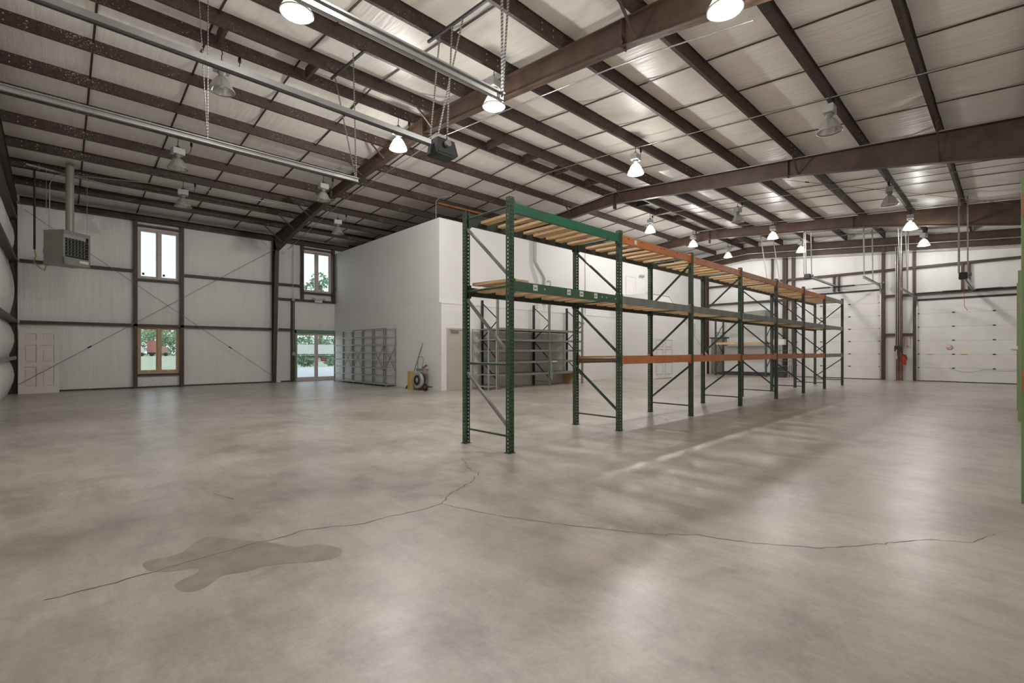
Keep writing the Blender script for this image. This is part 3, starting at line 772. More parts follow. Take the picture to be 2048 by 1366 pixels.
# cross angles under the purlins that carry the hangers
for a, b, lb in (((4.05, 8.3, 0), (4.05, 9.5, 0), 'short steel angle across two purlins above the window side door track end'), ((4.65, 5.55, 0), (4.65, 6.85, 0), 'short steel angle across two purlins above the hanging motor box')):
    tag(MB().bar((a[0], a[1] - .15, roof(a[1]) - .235), (b[0], b[1] + .15, roof(b[1]) - .235), .04, .04).build('support_angle', CHAR, None, (a[0], a[1], roof(a[1]) - .24)), lb, 'steel angle')
door_track(XR, -1, 7.62, 4.12, 23.4, 4.3, -1, 'silver track on the stair side of the taller overhead door', [(23.45, 8.0, .2), (25.2, 8.0, .2)], G2)
door_track(XR, -1, 4.1, 4.12, 23.4, 4.3, 1, 'silver track on the column side of the taller overhead door', [(23.45, 4.1, .45), (25.2, 4.1, .4)], G2)
door_track(XR, -1, 2.86, 3.54, 23.1, 3.66, -1, 'silver track beside the conduit column at the door with the round sticker', [(23.15, 2.86, -.5), (24.9, 2.86, -.4)], G2)
door_track(XR, -1, -.8, 3.54, 23.1, 3.66, 1, 'silver track on the side wall end of the door with the round sticker', [(23.15, -.8, .2), (24.9, -.8, .2)], G2)
opener(XR, -1, 5.85, 4.45, 22.6, 4.2, 'small motor and rail hanging before the taller overhead door', .0, k=.7)
opener(XR, -1, 1.05, 3.75, 20.9, 3.6, 'small dark motor and rail hanging before the door with the round sticker', .0, k=.7)
# sticker, handles and cord on the sticker door
st = empty('door_sticker', (XR - .08, 1.79, 1.44), 'round orange warning sticker on the white overhead door', 'sticker')
MB().lathe([(0, 0), (.12, 0), (.12, .003), (0, .003)], (XR - .079, 1.79, 1.47), 24, 'x').build('disc', WHITE, st)
MB().lathe([(.085, -.003), (.1, -.003), (.1, -.001), (.085, -.001)], (XR - .079, 1.79, 1.47), 24, 'x').build('ring', REDO, st)
MB().bar((XR - .083, 1.72, 1.5), (XR - .083, 1.86, 1.44), .02, .003, (1, 0, 0)).build('slash', REDO, st)
for y in (2.42, 1.35):
    tag(MB().box(XR - .1, XR - .08, y - .1, y + .1, 1.17, 1.19).build('lift_handle', YEL, None, (XR - .09, y, 1.18)), 'small brass lift handle on the door with the sticker, %s' % ('nearer the extinguisher' if y > 2 else 'right of the sticker'), 'handle')
pts = [(XR - .1, 1.8 - i * .12, .58 - .14 * math.sin(math.pi * i / 9) if i < 10 else .58 - .06 * math.sin(math.pi * min(1, (i - 9) / 9)))for i in range(19)]
tag(MB().tube(pts, .008, 6).build('pull_rope', TAUPE, None, pts[0]), 'thin pale rope sagging across the low part of the sticker door', 'rope')
pts = [(20.95, 1.05, 3.6), (20.97, 1.03, 3.1), (20.95, 1.02, 2.75), (20.95, .95, 2.6)]
tag(MB().tube(pts, .006, 6).build('release_rope', RED, None, pts[0]), 'thin red release cord hanging from the motor by the sticker door', 'cord')

# ------------------------------------------------------------------ high bay lamps
def high_bay(lit):
    r = bpy.data.objects.new('high_bay_lamp', None); COL.objects.link(r); r.empty_display_size = .1   # origin at rim centre
    mb = MB()
    prof = [(.055, .27), (.07, .255), (.10, .23), (.14, .17), (.175, .09), (.2, .03), (.21, 0), (.218, -.004), (.218, .004), (.2, .045), (.17, .1), (.132, .18), (.09, .24), (.055, .262)]
    mb.lathe(prof, (0, 0, 0), 28); mb.build('reflector', REFLIT if lit else REFL, r)
    rim = MB().lathe([(.205, -.006), (.222, -.006), (.222, .008), (.205, .008), (.205, -.006)], (0, 0, 0), 28).build('rim', GALV, r)
    MB().lathe([(0, .26), (.05, .26), (.05, .30), (.07, .31), (.07, .35), (0, .35)], (0, 0, 0), 16).build('socket', GREYP, r)
    mb = MB().box(-.13, .13, -.09, .09, .35, .5)
    bx = mb.build('ballast_box', GREYL, r)
    MB().box(-.115, .115, -.095, .095, .365, .485).build('cover_plate', GREYL, bx)
    MB().lathe([(0, .5), (.05, .5), (.045, .55), (.02, .57), (0, .57)], (0, 0, 0), 12).build('hook_collar', CHAR, r)
    MB().tube([(0, 0, .56), (0, .0, .66), (.015, 0, .70), (0, 0, .74), (0, 0, .755)], .008, 6).build('hook', CHAR, r)
    MB().tube([(.3, 0, .74), (.3, 0, .62), (.27, 0, .48), (.2, 0, .42), (.13, 0, .44)], .008, 6).build('power_cord', BLACK, r)
    MB().lathe([(0, 0), (.025, 0), (.03, .03), (.025, .1), (0, .1)], (.3, 0, .655), 10).build('plug', BLACK, r)
    MB().lathe([(0, .06), (.03, .07), (.045, .11), (.045, .17), (.03, .23), (.02, .26), (0, .26)], (0, 0, 0), 14).build('bulb', BULB if lit else BULBO, r)
    return r
BULB = emis('lit_hid_bulb', (1, .96, .9), 25)
BULBO = mat('unlit_frosted_bulb', (224, 224, 220), .2, 0, .02, 5)
lamps = {}
PY = {'w17': 17.05, 'w14': 14.3, 'w10': 10.2, 'e6': 6.78, 'e2': 2.5}
LL = [
 (2.2, 10.2, 0, 'unlit lamp whose bell hangs beside a perforated track hanger'),
 (2.13, 14.3, 0, 'unlit lamp above the heater side of the floor, uphill of its twin'),
 (2.67, 17.05, 0, 'unlit lamp closest to the upper window of the tall pair'),
 (5.76, 14.3, 0, 'unlit lamp touching the first roof frame from the heater side'),
 (7.4, 17.05, 0, 'unlit lamp over the space before the glass doors'),
 (5.92, 10.2, 1, 'lit lamp hanging below the dark motor box side of the first frame'),
 (6.0, 6.8, 1, 'lit lamp at the end of the silver door track'),
 (2.37, 6.8, 1, 'lit lamp cut by the top edge, between the door track and its neighbour'),
 (10.96, 6.8, 1, 'lit lamp hanging just before the middle roof frame near the ridge'),
 (6.07, 2.48, 1, 'lit lamp at the top edge against the steepest stretch of the first frame'),
 (10.92, 2.45, 0, 'unlit lamp in the bay nearest the side wall, before the middle frame'),
 (17.62, 2.45, 0, 'unlit lamp nearest the side wall, beyond the middle frame'),
 (17.73, 6.8, 0, 'unlit lamp high between the middle and last frames'),
 (21.39, 6.8, 1, 'lit lamp on the last frame above the rack end'),
 (25.19, 10.15, 1, 'lit lamp farthest away near the stairs side of the door wall'),
 (21.35, 10.2, 1, 'lit lamp at the ridge of the last frame above the rack'),
 (17.54, 10.2, 1, 'lit lamp beyond the middle frame above the first rack bays'),
 (25.25, 6.8, 1, 'lit lamp hanging among the hangers of the taller overhead door'),
 (21.74, 2.45, 1, 'lit lamp against the last frame nearest the side wall'),
 (25.52, 2.45, 1, 'lit lamp in front of the wall above the sticker door'),
    (2.2, 2.48, 1, 'lit lamp added out of view near the side wall and end wall'),  # unseen lamp on the lamp grid, added to help light the near floor
]
protoL, protoU = high_bay(True), high_bay(False)
index_children(None)
def lamp_light(x, y, z, w=LAMP_W):
    d = bpy.data.lights.new('hid_light', 'POINT'); d.energy = w; d.color = LAMP_COL; d.shadow_soft_size = .09
    o = bpy.data.objects.new('hid_light', d); COL.objects.link(o); o.location = (x, y, z); return o
for i, (x, y, lit, lb) in enumerate(LL):
    o = copy_tree(protoL if lit else protoU)
    z = roof(y) - .2 - .755
    o.location = (x, y, z); o.rotation_euler = (0, 0, math.radians([0, 12, -8, 5, -15][i % 5]))
    tag(o, 'high bay ' + lb, 'ceiling lamp', 'high bay lamps hanging from the purlins')
    if lit:
        k = lamp_light(0, 0, -.07, LAMP_W * (.3 if x == 2.2 else .95 if y > 9 and x < 8 else .55 if x < 8 else .8 if x < 12 else .7 if x < 19 and y > 9 else .9 if x < 19 else .46 if x < 24 else .2)); k.parent = o
for p in (protoL, protoU):
    for c in KIDS.get(p.name, []):
        for c2 in KIDS.get(c.name, []): bpy.data.objects.remove(c2)
        bpy.data.objects.remove(c)
    bpy.data.objects.remove(p)

# conduits along the lamp rows and frames
def conduit(pts, r, label, mt=GALV, grp='electrical conduits'):
    return tag(MB().tube(pts, r, 6).build('conduit', mt, None, pts[0]), label, 'conduit', grp)
def rowpts(x, ys_, dz): return [(x, y, roof(y) - dz) for y in ys_]
conduit(rowpts(11.05, [10.3, 8, 6.8, 5, 2.5, 0, -1.7], .235), .011, 'thin conduit across the purlins through the lamp before the middle frame')
conduit(rowpts(17.75, [10.3, 8, 6.8, 5, 2.5, 0, -1.7], .235), .011, 'thin conduit across the purlins beyond the middle frame')
conduit(rowpts(21.6, [10.3, 8, 6.8, 5, 2.5, 0, -1.7], .235), .011, 'thin conduit across the purlins before the last frame')
conduit(rowpts(14.2, [17, 13, 10.1, 9.5, 5, 2, -1.7], .24), .013, 'thin conduit following the middle frame over the purlins')
conduit([(6.8, y, z - .01) for y, z in [(20.5, 5.5), (17.25, 6.02), (15.2, 6.28), (9.8, 6.6), (6.8, 6.34), (4.0, 6.07), (2.4, 5.8)]], .011, 'thin conduit clipped under the first roof frame')
conduit(rowpts(15.3, [9.8, 6, 2, -1.7], .25), .018, 'thicker pipe across the purlins just beyond the middle frame')
conduit([(26.9, y, roof(y) - .62) for y in (12, 9.8, 4, -1.8)], .03, 'pale pipe following the rafter of the overhead door wall')
conduit([(26.9, y, roof(y) - .95) for y in (12, 9.8, 4, -1.8)], .016, 'thin pale pipe below the rafter of the overhead door wall')
conduit([(-.2, 18.2, 4.2), (-.2, 18.2, 5.9), (-.1, 18.1, 6.15), (.2, 18, 6.2), (3.0, 17.2, 6.3), (6.4, 17.1, 6.3)], .011, 'thin conduit rising behind the heater and running along a purlin')
conduit([(7.22, YW - .23, 3.5), (7.22, YW - .23, 6.0)], .012, 'thin conduit rising from the girt box beside the roof column')
cw = conduit([(7.24, YW - .23, 1.25), (7.24, YW - .23, 3.5)], .012, 'thin conduit down the post left of the glass doors')
MB().box(7.19, 7.29, YW - .29, YW - .2, 1.12, 1.26).build('switch_box', GREYL, cw)
MB().box(7.17, 7.27, YW - .28, YW - .18, 3.45, 3.58).build('junction_box', GREYL, cw)
conduit([(9.06, OY + .25, OZT), (9.06, OY + .25, 6.3), (9.2, OY + .2, 6.45), (9.6, OY + .1, 6.55)], .014, 'thin conduit curving up from the office roof corner')
for i, y in enumerate((3.42, 3.49, 3.56)):
    conduit([(XR - .26, y, 1.55), (XR - .26, y, 6.0)], .018, 'grey conduit on the rust brown column, %s from the extinguisher' % ORD[i])
pb = empty('push_button_box', (XR - .3, 3.5, 1.35), 'grey control boxes and cord on the rust brown column by the extinguisher', 'control box')
MB().box(XR - .33, XR - .24, 3.52, 3.6, 1.3, 1.55).build('box', GREYD, pb); MB().box(XR - .33, XR - .24, 3.38, 3.46, 1.3, 1.55).build('box', GREYD, pb)
MB().lathe([(0, 0), (.05, 0), (.045, .12), (.02, .2), (.02, .45), (0, .45)], (XR - .33, 3.52, .93), 12).build('lamp_guard', TAUPE, pb)

# ------------------------------------------------------------------ unit heater
def heater():
    c = Vector((.15, 18.1, 3.68)); o = empty('unit_heater', c, 'grey green gas unit heater hanging in the corner beside the upper window', 'heater')
    A = math.radians(46.4); F = Vector((math.cos(A), math.sin(A), 0)); Rr = Vector((math.sin(A), -math.cos(A), 0))
    th = math.radians(6); F, Rr = F * math.cos(th) + Rr * math.sin(th), Rr * math.cos(th) - F * math.sin(th)
    P = lambda r, f, z: tuple(c + Rr * r + F * f + Vector((0, 0, z)))
    Wd, D, H = .58, .74, .92
    def obox(mb, r0, r1, f0, f1, z0, z1):
        vs = [P(r, f, z) for z in (z0, z1) for r, f in ((r0, f0), (r1, f0), (r1, f1), (r0, f1))]
        mb._add(vs, [(0, 3, 2, 1), (4, 5, 6, 7), (0, 1, 5, 4), (1, 2, 6, 5), (2, 3, 7, 6), (3, 0, 4, 7)])
    mb = MB(); obox(mb, -Wd / 2, Wd / 2, -D / 2, D / 2, 0, H); body = mb.build('casing', HEAT, o)
    mb = MB(); obox(mb, Wd / 2, Wd / 2 + .02, -D / 2, -D / 2 + .05, 0, H); obox(mb, Wd / 2, Wd / 2 + .02, D / 2 - .05, D / 2, 0, H); obox(mb, Wd / 2, Wd / 2 + .02, -D / 2, D / 2, H - .1, H); obox(mb, Wd / 2, Wd / 2 + .02, -D / 2, D / 2, 0, .2); mb.build('front_bezel', HEAT, o)
    mb = MB(); obox(mb, Wd / 2 - .01, Wd / 2 + .004, -D / 2 + .05, D / 2 - .05, .2, H - .1); mb.build('outlet', BLACK, o)
    mb = MB(); obox(mb, Wd / 2, Wd / 2 + .015, -D / 2 + .05, D / 2 - .12, H - .2, H - .1); mb.build('deflector', GREYL, o)
    for k in range(6):
        z = .24 + k * .085; mb = MB(); obox(mb, Wd / 2 + .004, Wd / 2 + .03, -D / 2 + .05, D / 2 - .05, z, z + .012); mb.build('louver', GREYP, o)
    mb = MB()
    for k in range(6):
        f = -D / 2 + .12 + k * .09
        for j in range(6):
            z = .27 + j * .085; obox(mb, Wd / 2 + .002, Wd / 2 + .012, f, f + .03, z, z + .04)
    mb.build('heat_exchanger', GALV, o)
    mb = MB(); obox(mb, Wd / 2 + .02, Wd / 2 + .024, D / 2 - .3, D / 2 - .05, .08, .15); mb.build('nameplate', WHITE, o)
    fl = P(.2, -.1, H); MB().tube([fl, (fl[0], fl[1], roof(fl[1]) - .05)], .09, 20).build('flue_pipe', HEAT, o)
    for r, f in ((-.25, -.33), (-.25, .33), (.25, .33)):
        a = P(r, f, H); MB().tube([a, (a[0], a[1], roof(a[1]) - .2)], .006, 6).build('hanger_rod', GALV, o)
    MB().bar((-.65, 18.0, roof(18) - .23), (1.35, 18.5, roof(18.5) - .24), .045, .045).build('support_channel', GREYP, o)
    q = P(-.3, -.2, .05)
    g = empty('gas_pipe', (-.5, 18.45, 3.95), 'black gas drop pipe with yellow hose beside the unit heater', 'gas pipe')
    MB().tube([(-.5, 18.45, 4.1), (-.5, 18.45, 6.26)], .025, 10).build('drop_pipe', BLACK, g)
    MB().tube([(-.5, 18.45, 4.1), (-.48, 18.68, 3.95), (-.52, 18.66, 3.8), (-.4, 18.6, 3.62), (-.3, 18.5, 3.55), (-.28, 18.45, 3.68), (-.2, 18.4, 3.72), q], .013, 8).build('flexible_hose', YEL, g)
    MB().tube([P(-.3, .25, .1), (-.3, 18.5, 3.85), (-.33, 18.5, 4.1), (-.28, 18.45, 4.5), P(-.3, .1, .6)], .01, 6).build('wire', GREYP, o)
heater()

# ------------------------------------------------------------------ leaning door
def leaning_door():
    o = empty('leaning_door', (-.46, 21.0, 0), 'loose cream six panel door leaning against the corner of the window wall', 'door')
    x0, x1, H = -.92, -.005, 2.04; y0, y1 = 20.88, 21.06
    fn = lambda u, v, t: (u, y0 + (y1 - y0) * v / H - t, v)
    def slab(mb, a, b, c, d, t0, t1):
        vs = [fn(u, v, t) for t in (t0, t1) for u, v in ((a, c), (b, c), (b, d), (a, d))]
        mb._add(vs, [(0, 3, 2, 1), (4, 5, 6, 7), (0, 1, 5, 4), (1, 2, 6, 5), (2, 3, 7, 6), (3, 0, 4, 7)])
    mb = MB(); slab(mb, x0, x1, 0, H, 0, .02); body = mb.build('slab', CREAM, o)
    mb = MB(); xs = [x0, x0 + .12, -.52, -.41, x1 - .12, x1]; zs = [0, .2, .82, .95, 1.5, 1.62, 1.86, H]
    for a, b in ((0, 1), (2, 3), (4, 5)): slab(mb, xs[a], xs[b], 0, H, .02, .052)
    for a, b in ((0, 1), (2, 3), (4, 5), (6, 7)):
        for c, d in ((1, 2), (3, 4)): slab(mb, xs[c], xs[d], zs[a], zs[b], .02, .052)
    mb.build('stile_and_rail', CREAM, o)
    for c, d in ((1, 2), (3, 4)):
        for a, b in ((1, 2), (3, 4), (5, 6)):
            mb = MB(); slab(mb, xs[c] + .045, xs[d] - .045, zs[a] + .045, zs[b] - .045, .02, .040); mb.build('raised_panel', CREAM, o)
leaning_door()

# ------------------------------------------------------------------ exit / emergency signs
def exit_light(name, x, y, z, rz, label):
    o = empty(name, (x, y, z), label, 'exit sign', 'exit signs')
    M = Matrix.Rotation(rz, 4, 'Z')
    T = lambda p: tuple(Vector((x, y, z)) + (M @ Vector(p)))
    def bx(nm, a, b, c, d, e, f, mt):
        vs = [T(p) for p in ((a, c, e), (b, c, e), (b, d, e), (a, d, e), (a, c, f), (b, c, f), (b, d, f), (a, d, f))]
        return MB()._add(vs, [(0, 3, 2, 1), (4, 5, 6, 7), (0, 1, 5, 4), (1, 2, 6, 5), (2, 3, 7, 6), (3, 0, 4, 7)]).build(nm, mt, o)
    bx('housing', -.16, .16, -.05, 0, -.1, .1, WHITE)
    t = text_obj('EXIT', .15, T((0, -.053, 0)), (math.radians(90), 0, rz), RED, o)
    for s in (-1, 1):
        MB().lathe([(0, -.05), (.045, -.05), (.05, 0), (.02, .03), (0, .03)], T((s * .23, -.03, .04)), 14, 'y').build('lamp_head', GREYL, o)
    bx('bracket', -.23, .23, -.02, 0, .03, .05, WHITE)
    return o
exit_light('exit_sign', 8.3, YW - .2, 3.56, 0, 'white emergency exit light on the girt above the glass doors')
exit_light('exit_sign', 16.35, OY - .0, 2.49, 0, 'red lettered exit sign on the office wall above the grey rack')
exit_light('exit_sign', XR - .02, 11.45, 2.33, math.radians(90 + 180), 'red lettered exit sign above the grey brown door by the stairs')

# ------------------------------------------------------------------ office details
def slab_door(n, x0, x1, z0, z1, y, mt, label, frame=True, closer=True):
    o = empty('door_%d' % n, ((x0 + x1) / 2, y, z0), label, 'door', kind='structure')
    f = MB(); f.box(x0 - .06, x0, y - .04, y + .03, z0, z1 + .06); f.box(x1, x1 + .06, y - .04, y + .03, z0, z1 + .06); f.box(x0, x1, y - .04, y + .03, z1, z1 + .06); f.build('frame', mt, o)
    lf = MB().box(x0, x1, y - .012, y + .02, z0 + .005, z1).build('leaf', mt, o)
    MB().tube([(x1 - .07, y - .012, z0 + .98), (x1 - .07, y - .07, z0 + .98), (x1 - .17, y - .07, z0 + .98)], .011, 8).build('lever_handle', GALV, lf)
    if closer: MB().box(x0 + .1, x0 + .4, y - .07, y - .012, z1 - .1, z1 - .03).build('door_closer', GREYP, lf)
    return o
slab_door(5, 9.37, 10.2, 0, 2.03, OY, TAUPE, 'taupe office door beside the block corner')
slab_door(6, 20.2, 21.0, 2.95, 5.0, OY + .12, WHITE, 'white upper door on the office wall above the stair enclosure', closer=False)
# grey door in the door wall
o = empty('door_7', (XR, 11.5, 0), 'grey brown exit door near the stair enclosure', 'door', kind='structure')
MB().box(XR - .1, XR - .02, 11.98, 12.05, 0, 2.08).build('frame', WHITE, o); MB().box(XR - .1, XR - .02, 10.98, 11.05, 0, 2.08).build('frame', WHITE, o); MB().box(XR - .1, XR - .02, 10.98, 12.05, 2.03, 2.1).build('frame', GREYD, o)
lf = MB().box(XR - .07, XR - .03, 11.05, 11.98, .01, 2.03).build('leaf', GREYDOOR, o); MB().tube([(XR - .12, 11.2, 1), (XR - .12, 11.85, 1)], .015, 8).build('push_bar', GALV, lf)
# stair enclosure
mb = MB(); mb.prism([(19.5, 0), (25.7, 0), (25.7, 1.08), (21.5, 3.98), (19.5, 3.98)], lambda u, v, t: (u, t, v), 11.5, OY)
se = struct(mb.build('wall_stairs', DRYW), 'white boxed in stair with a sloping top against the office', 'wall')
MB().prism([(25.73, 1.06), (25.73, 1.12), (21.52, 4.03), (19.47, 4.03), (19.47, 3.98), (21.5, 3.98)], lambda u, v, t: (u, t, v), 11.47, 11.56).build('trim', WHITE, se)
o = empty('door_8', (21, 11.5, 0), 'white double cupboard doors in the stair enclosure', 'door', kind='structure')
for a, b in ((20.15, 20.98), (21.0, 21.85)):
    lf = MB().box(a, b, 11.465, 11.5, .02, 1.95).build('leaf', WHITE, o)
    for z0, z1 in ((.2, .75), (.85, 1.4), (1.5, 1.85)):
        f = MB(); f.box(a + .1, b - .1, 11.458, 11.465, z0, z0 + .02); f.box(a + .1, b - .1, 11.458, 11.465, z1 - .02, z1); f.box(a + .1, a + .12, 11.458, 11.465, z0, z1); f.box(b - .12, b - .1, 11.458, 11.465, z0, z1); f.build('panel_moulding', GREYL, lf)
# pipes on the office front
tag(MB().tube([(13.6, OY + .03, OZT + .3), (13.6, OY + .03, 4.85), (13.68, OY - .0, 4.7), (13.98, OY - .06, 4.3), (14.02, OY - .07, 4.2), (14.02, OY - .07, 3.15)], .065, 12).build('vent_pipe', GREYL, None, (13.6, OY, OZT)), 'pale vent pipe with an offset bend on the upper office wall', 'pipe')
tag(MB().tube([(14.28, OY + .02, 4.1), (14.3, OY - .05, 4.15), (14.4, OY - .05, 4.15), (14.42, OY - .05, 4.05), (14.42, OY - .05, 3.1)], .025, 8).build('vent_pipe', GREYL, None, (14.3, OY, 4.1)), 'small hooked pipe beside the offset vent pipe', 'pipe')
conduit([(16.9, OY + .1, OZT), (16.9, OY + .1, LED)], .012, 'thin vertical conduit on the upper office wall')
e2 = empty('emergency_light', (21.5, OY + .1, 5.15), 'small twin head emergency light beside the upper office door', 'light')
for dx in (-.1, .1): MB().lathe([(0, -.06), (.06, -.06), (.06, 0), (.03, .05), (0, .05)], (21.5 + dx, OY + .04, 5.13), 14, 'y').build('lamp_head', GREYL, e2)
MB().box(21.42, 21.58, OY + .05, OY + .12, 5.15, 5.24).build('housing', WHITE, e2)
tag(MB().box(OX - .012, OX, 13.15, 13.23, 1.05, 1.2).build('light_switch', WHITE, None, (OX, 13.19, 1.1)), 'white switch plate on the office side wall above the strapping cart', 'switch')
for x, lb in ((19.9, 'on the boxed stair face'),): tag(MB().box(x, x + .07, 11.48, 11.5, .4, .52).build('outlet', TAUPE, None, (x, 11.5, .4)), 'small outlet plate low ' + lb, 'outlet')

# ------------------------------------------------------------------ fire extinguisher and its sign
fe = empty('fire_extinguisher', (XR - .3, 3.28, .8), 'red fire extinguisher hanging on the rust brown column', 'fire extinguisher')
MB().lathe([(0, 0), (.055, 0), (.06, .02), (.06, .26), (.04, .32), (.02, .34), (0, .34)], (XR - .3, 3.26, .72), 18).build('cylinder', RED, fe)
MB().tube([(XR - .3, 3.26, 1.1), (XR - .3, 3.26, 1.15), (XR - .3, 3.36, 1.17)], .014, 8).build('valve', BLACK, fe)
MB().tube([(XR - .3, 3.26, 1.13), (XR - .33, 3.17, 1.08), (XR - .33, 3.16, .9)], .012, 8).build('hose', BLACK, fe)
MB().box(XR - .24, XR - .16, 3.2, 3.34, .8, 1.15).build('bracket', RED, fe)
fs = tag(MB().box(XR - .05, XR - .045, 3.09, 3.27, 1.48, 1.98).build('fire_sign', LABEL, None, (XR - .05, 3.18, 1.7)), 'tall narrow fire extinguisher sign above the extinguisher', 'sign')
for i, ch in enumerate('FIRE'): text_obj(ch, .11, (XR - .055, 3.18, 1.92 - i * .1), (math.radians(90), 0, math.radians(-90)), REDO, fs)
MB().prism([(3.12, 1.55), (3.24, 1.55), (3.18, 1.49)], lambda u, v, t: (t, u, v), XR - .056, XR - .051).build('arrow', RED, fs)

# ------------------------------------------------------------------ pallet racks
def rack_post(mb, x, y, H, face, w=.076, holes=True, pitch=.0508):
    """C shaped perforated post. face=-1: closed web looks toward -Y, +1 toward +Y. origin (x,y) = centre"""
    yf = y + face * w / 2; yb = y - face * w / 2; n = int(H / pitch)
    def strip(P, cols, hole):
        # P(u,z) -> point; cols = boundaries in u, hole = set of column indices with holes
        for k in range(n):
            z0, z1 = k * pitch, (k + 1) * pitch; za, zb_ = z0 + pitch * .28, z0 + pitch * .74
            for c in range(len(cols) - 1):
                u0, u1 = cols[c], cols[c + 1]
                if c in hole:
                    mb._add([P(u0, z0), P(u1, z0), P(u1, za), P(u0, za)], [(0, 1, 2, 3)]); mb._add([P(u0, zb_), P(u1, zb_), P(u1, z1), P(u0, z1)], [(0, 1, 2, 3)])
        for c in range(len(cols) - 1):
            if c not in hole: mb._add([P(cols[c], 0), P(cols[c + 1], 0), P(cols[c + 1], n * pitch), P(cols[c], n * pitch)], [(0, 1, 2, 3)])
    a, b = x - w / 2, x + w / 2
    if holes:
        strip(lambda u, z: (u, yf, z), [a, a + .014, a + .026, b - .026, b - .014, b], {1, 3})
        for xx in (a, b): strip(lambda u, z, xx=xx: (xx, u, z), sorted([yf, yf - face * .03, yf - face * .042, yb]), {1})
    else:
        mb.quad((a, yf, 0), (b, yf, 0), (b, yf, H), (a, yf, H))
        for xx in (a, b): mb.quad((xx, yf, 0), (xx, yb, 0), (xx, yb, H), (xx, yf, H))
    for s in (1, -1):
        xx = x + s * w / 2; mb.quad((xx, yb, 0), (xx - s * .02, yb, 0), (xx - s * .02, yb, n * pitch), (xx, yb, n * pitch))
        mb.quad((xx - s * .004, yb, 0), (xx - s * .004, yf - face * .004, 0), (xx - s * .004, yf - face * .004, 0), (xx - s * .004, yb, 0)) if False else None
def beam_x(x0, x1, y, z, face, mt, parent, h=.125, name='beam', clips=True):
    """step beam along X with end connectors; face = side of the outer face"""
    mb = MB(); a, b = x0 + .04, x1 - .04
    pr = [(0, 0), (0, h), (-face * .028, h), (-face * .028, h - .04), (-face * .045, h - .04), (-face * .045, 0)]
    mb.sweep(pr, (a, y + face * .022, z), (b, y + face * .022, z), (0, 1, 0), (0, 0, 1))
    bo = mb.build(name, mt, parent)
    if clips:
        c = MB()
        for xx in (a, b - .03): c.box(xx, xx + .03, min(y + face * .03, y - face * .03), max(y + face * .03, y - face * .03), z - .03, z + h + .03)
        c.build('end_connector', mt, bo)
    return bo
RX = [4.21, 6.69, 9.24, 11.78, 14.3, 16.8, 19.22, 21.75]
RYF, RYB = 4.46, 5.37
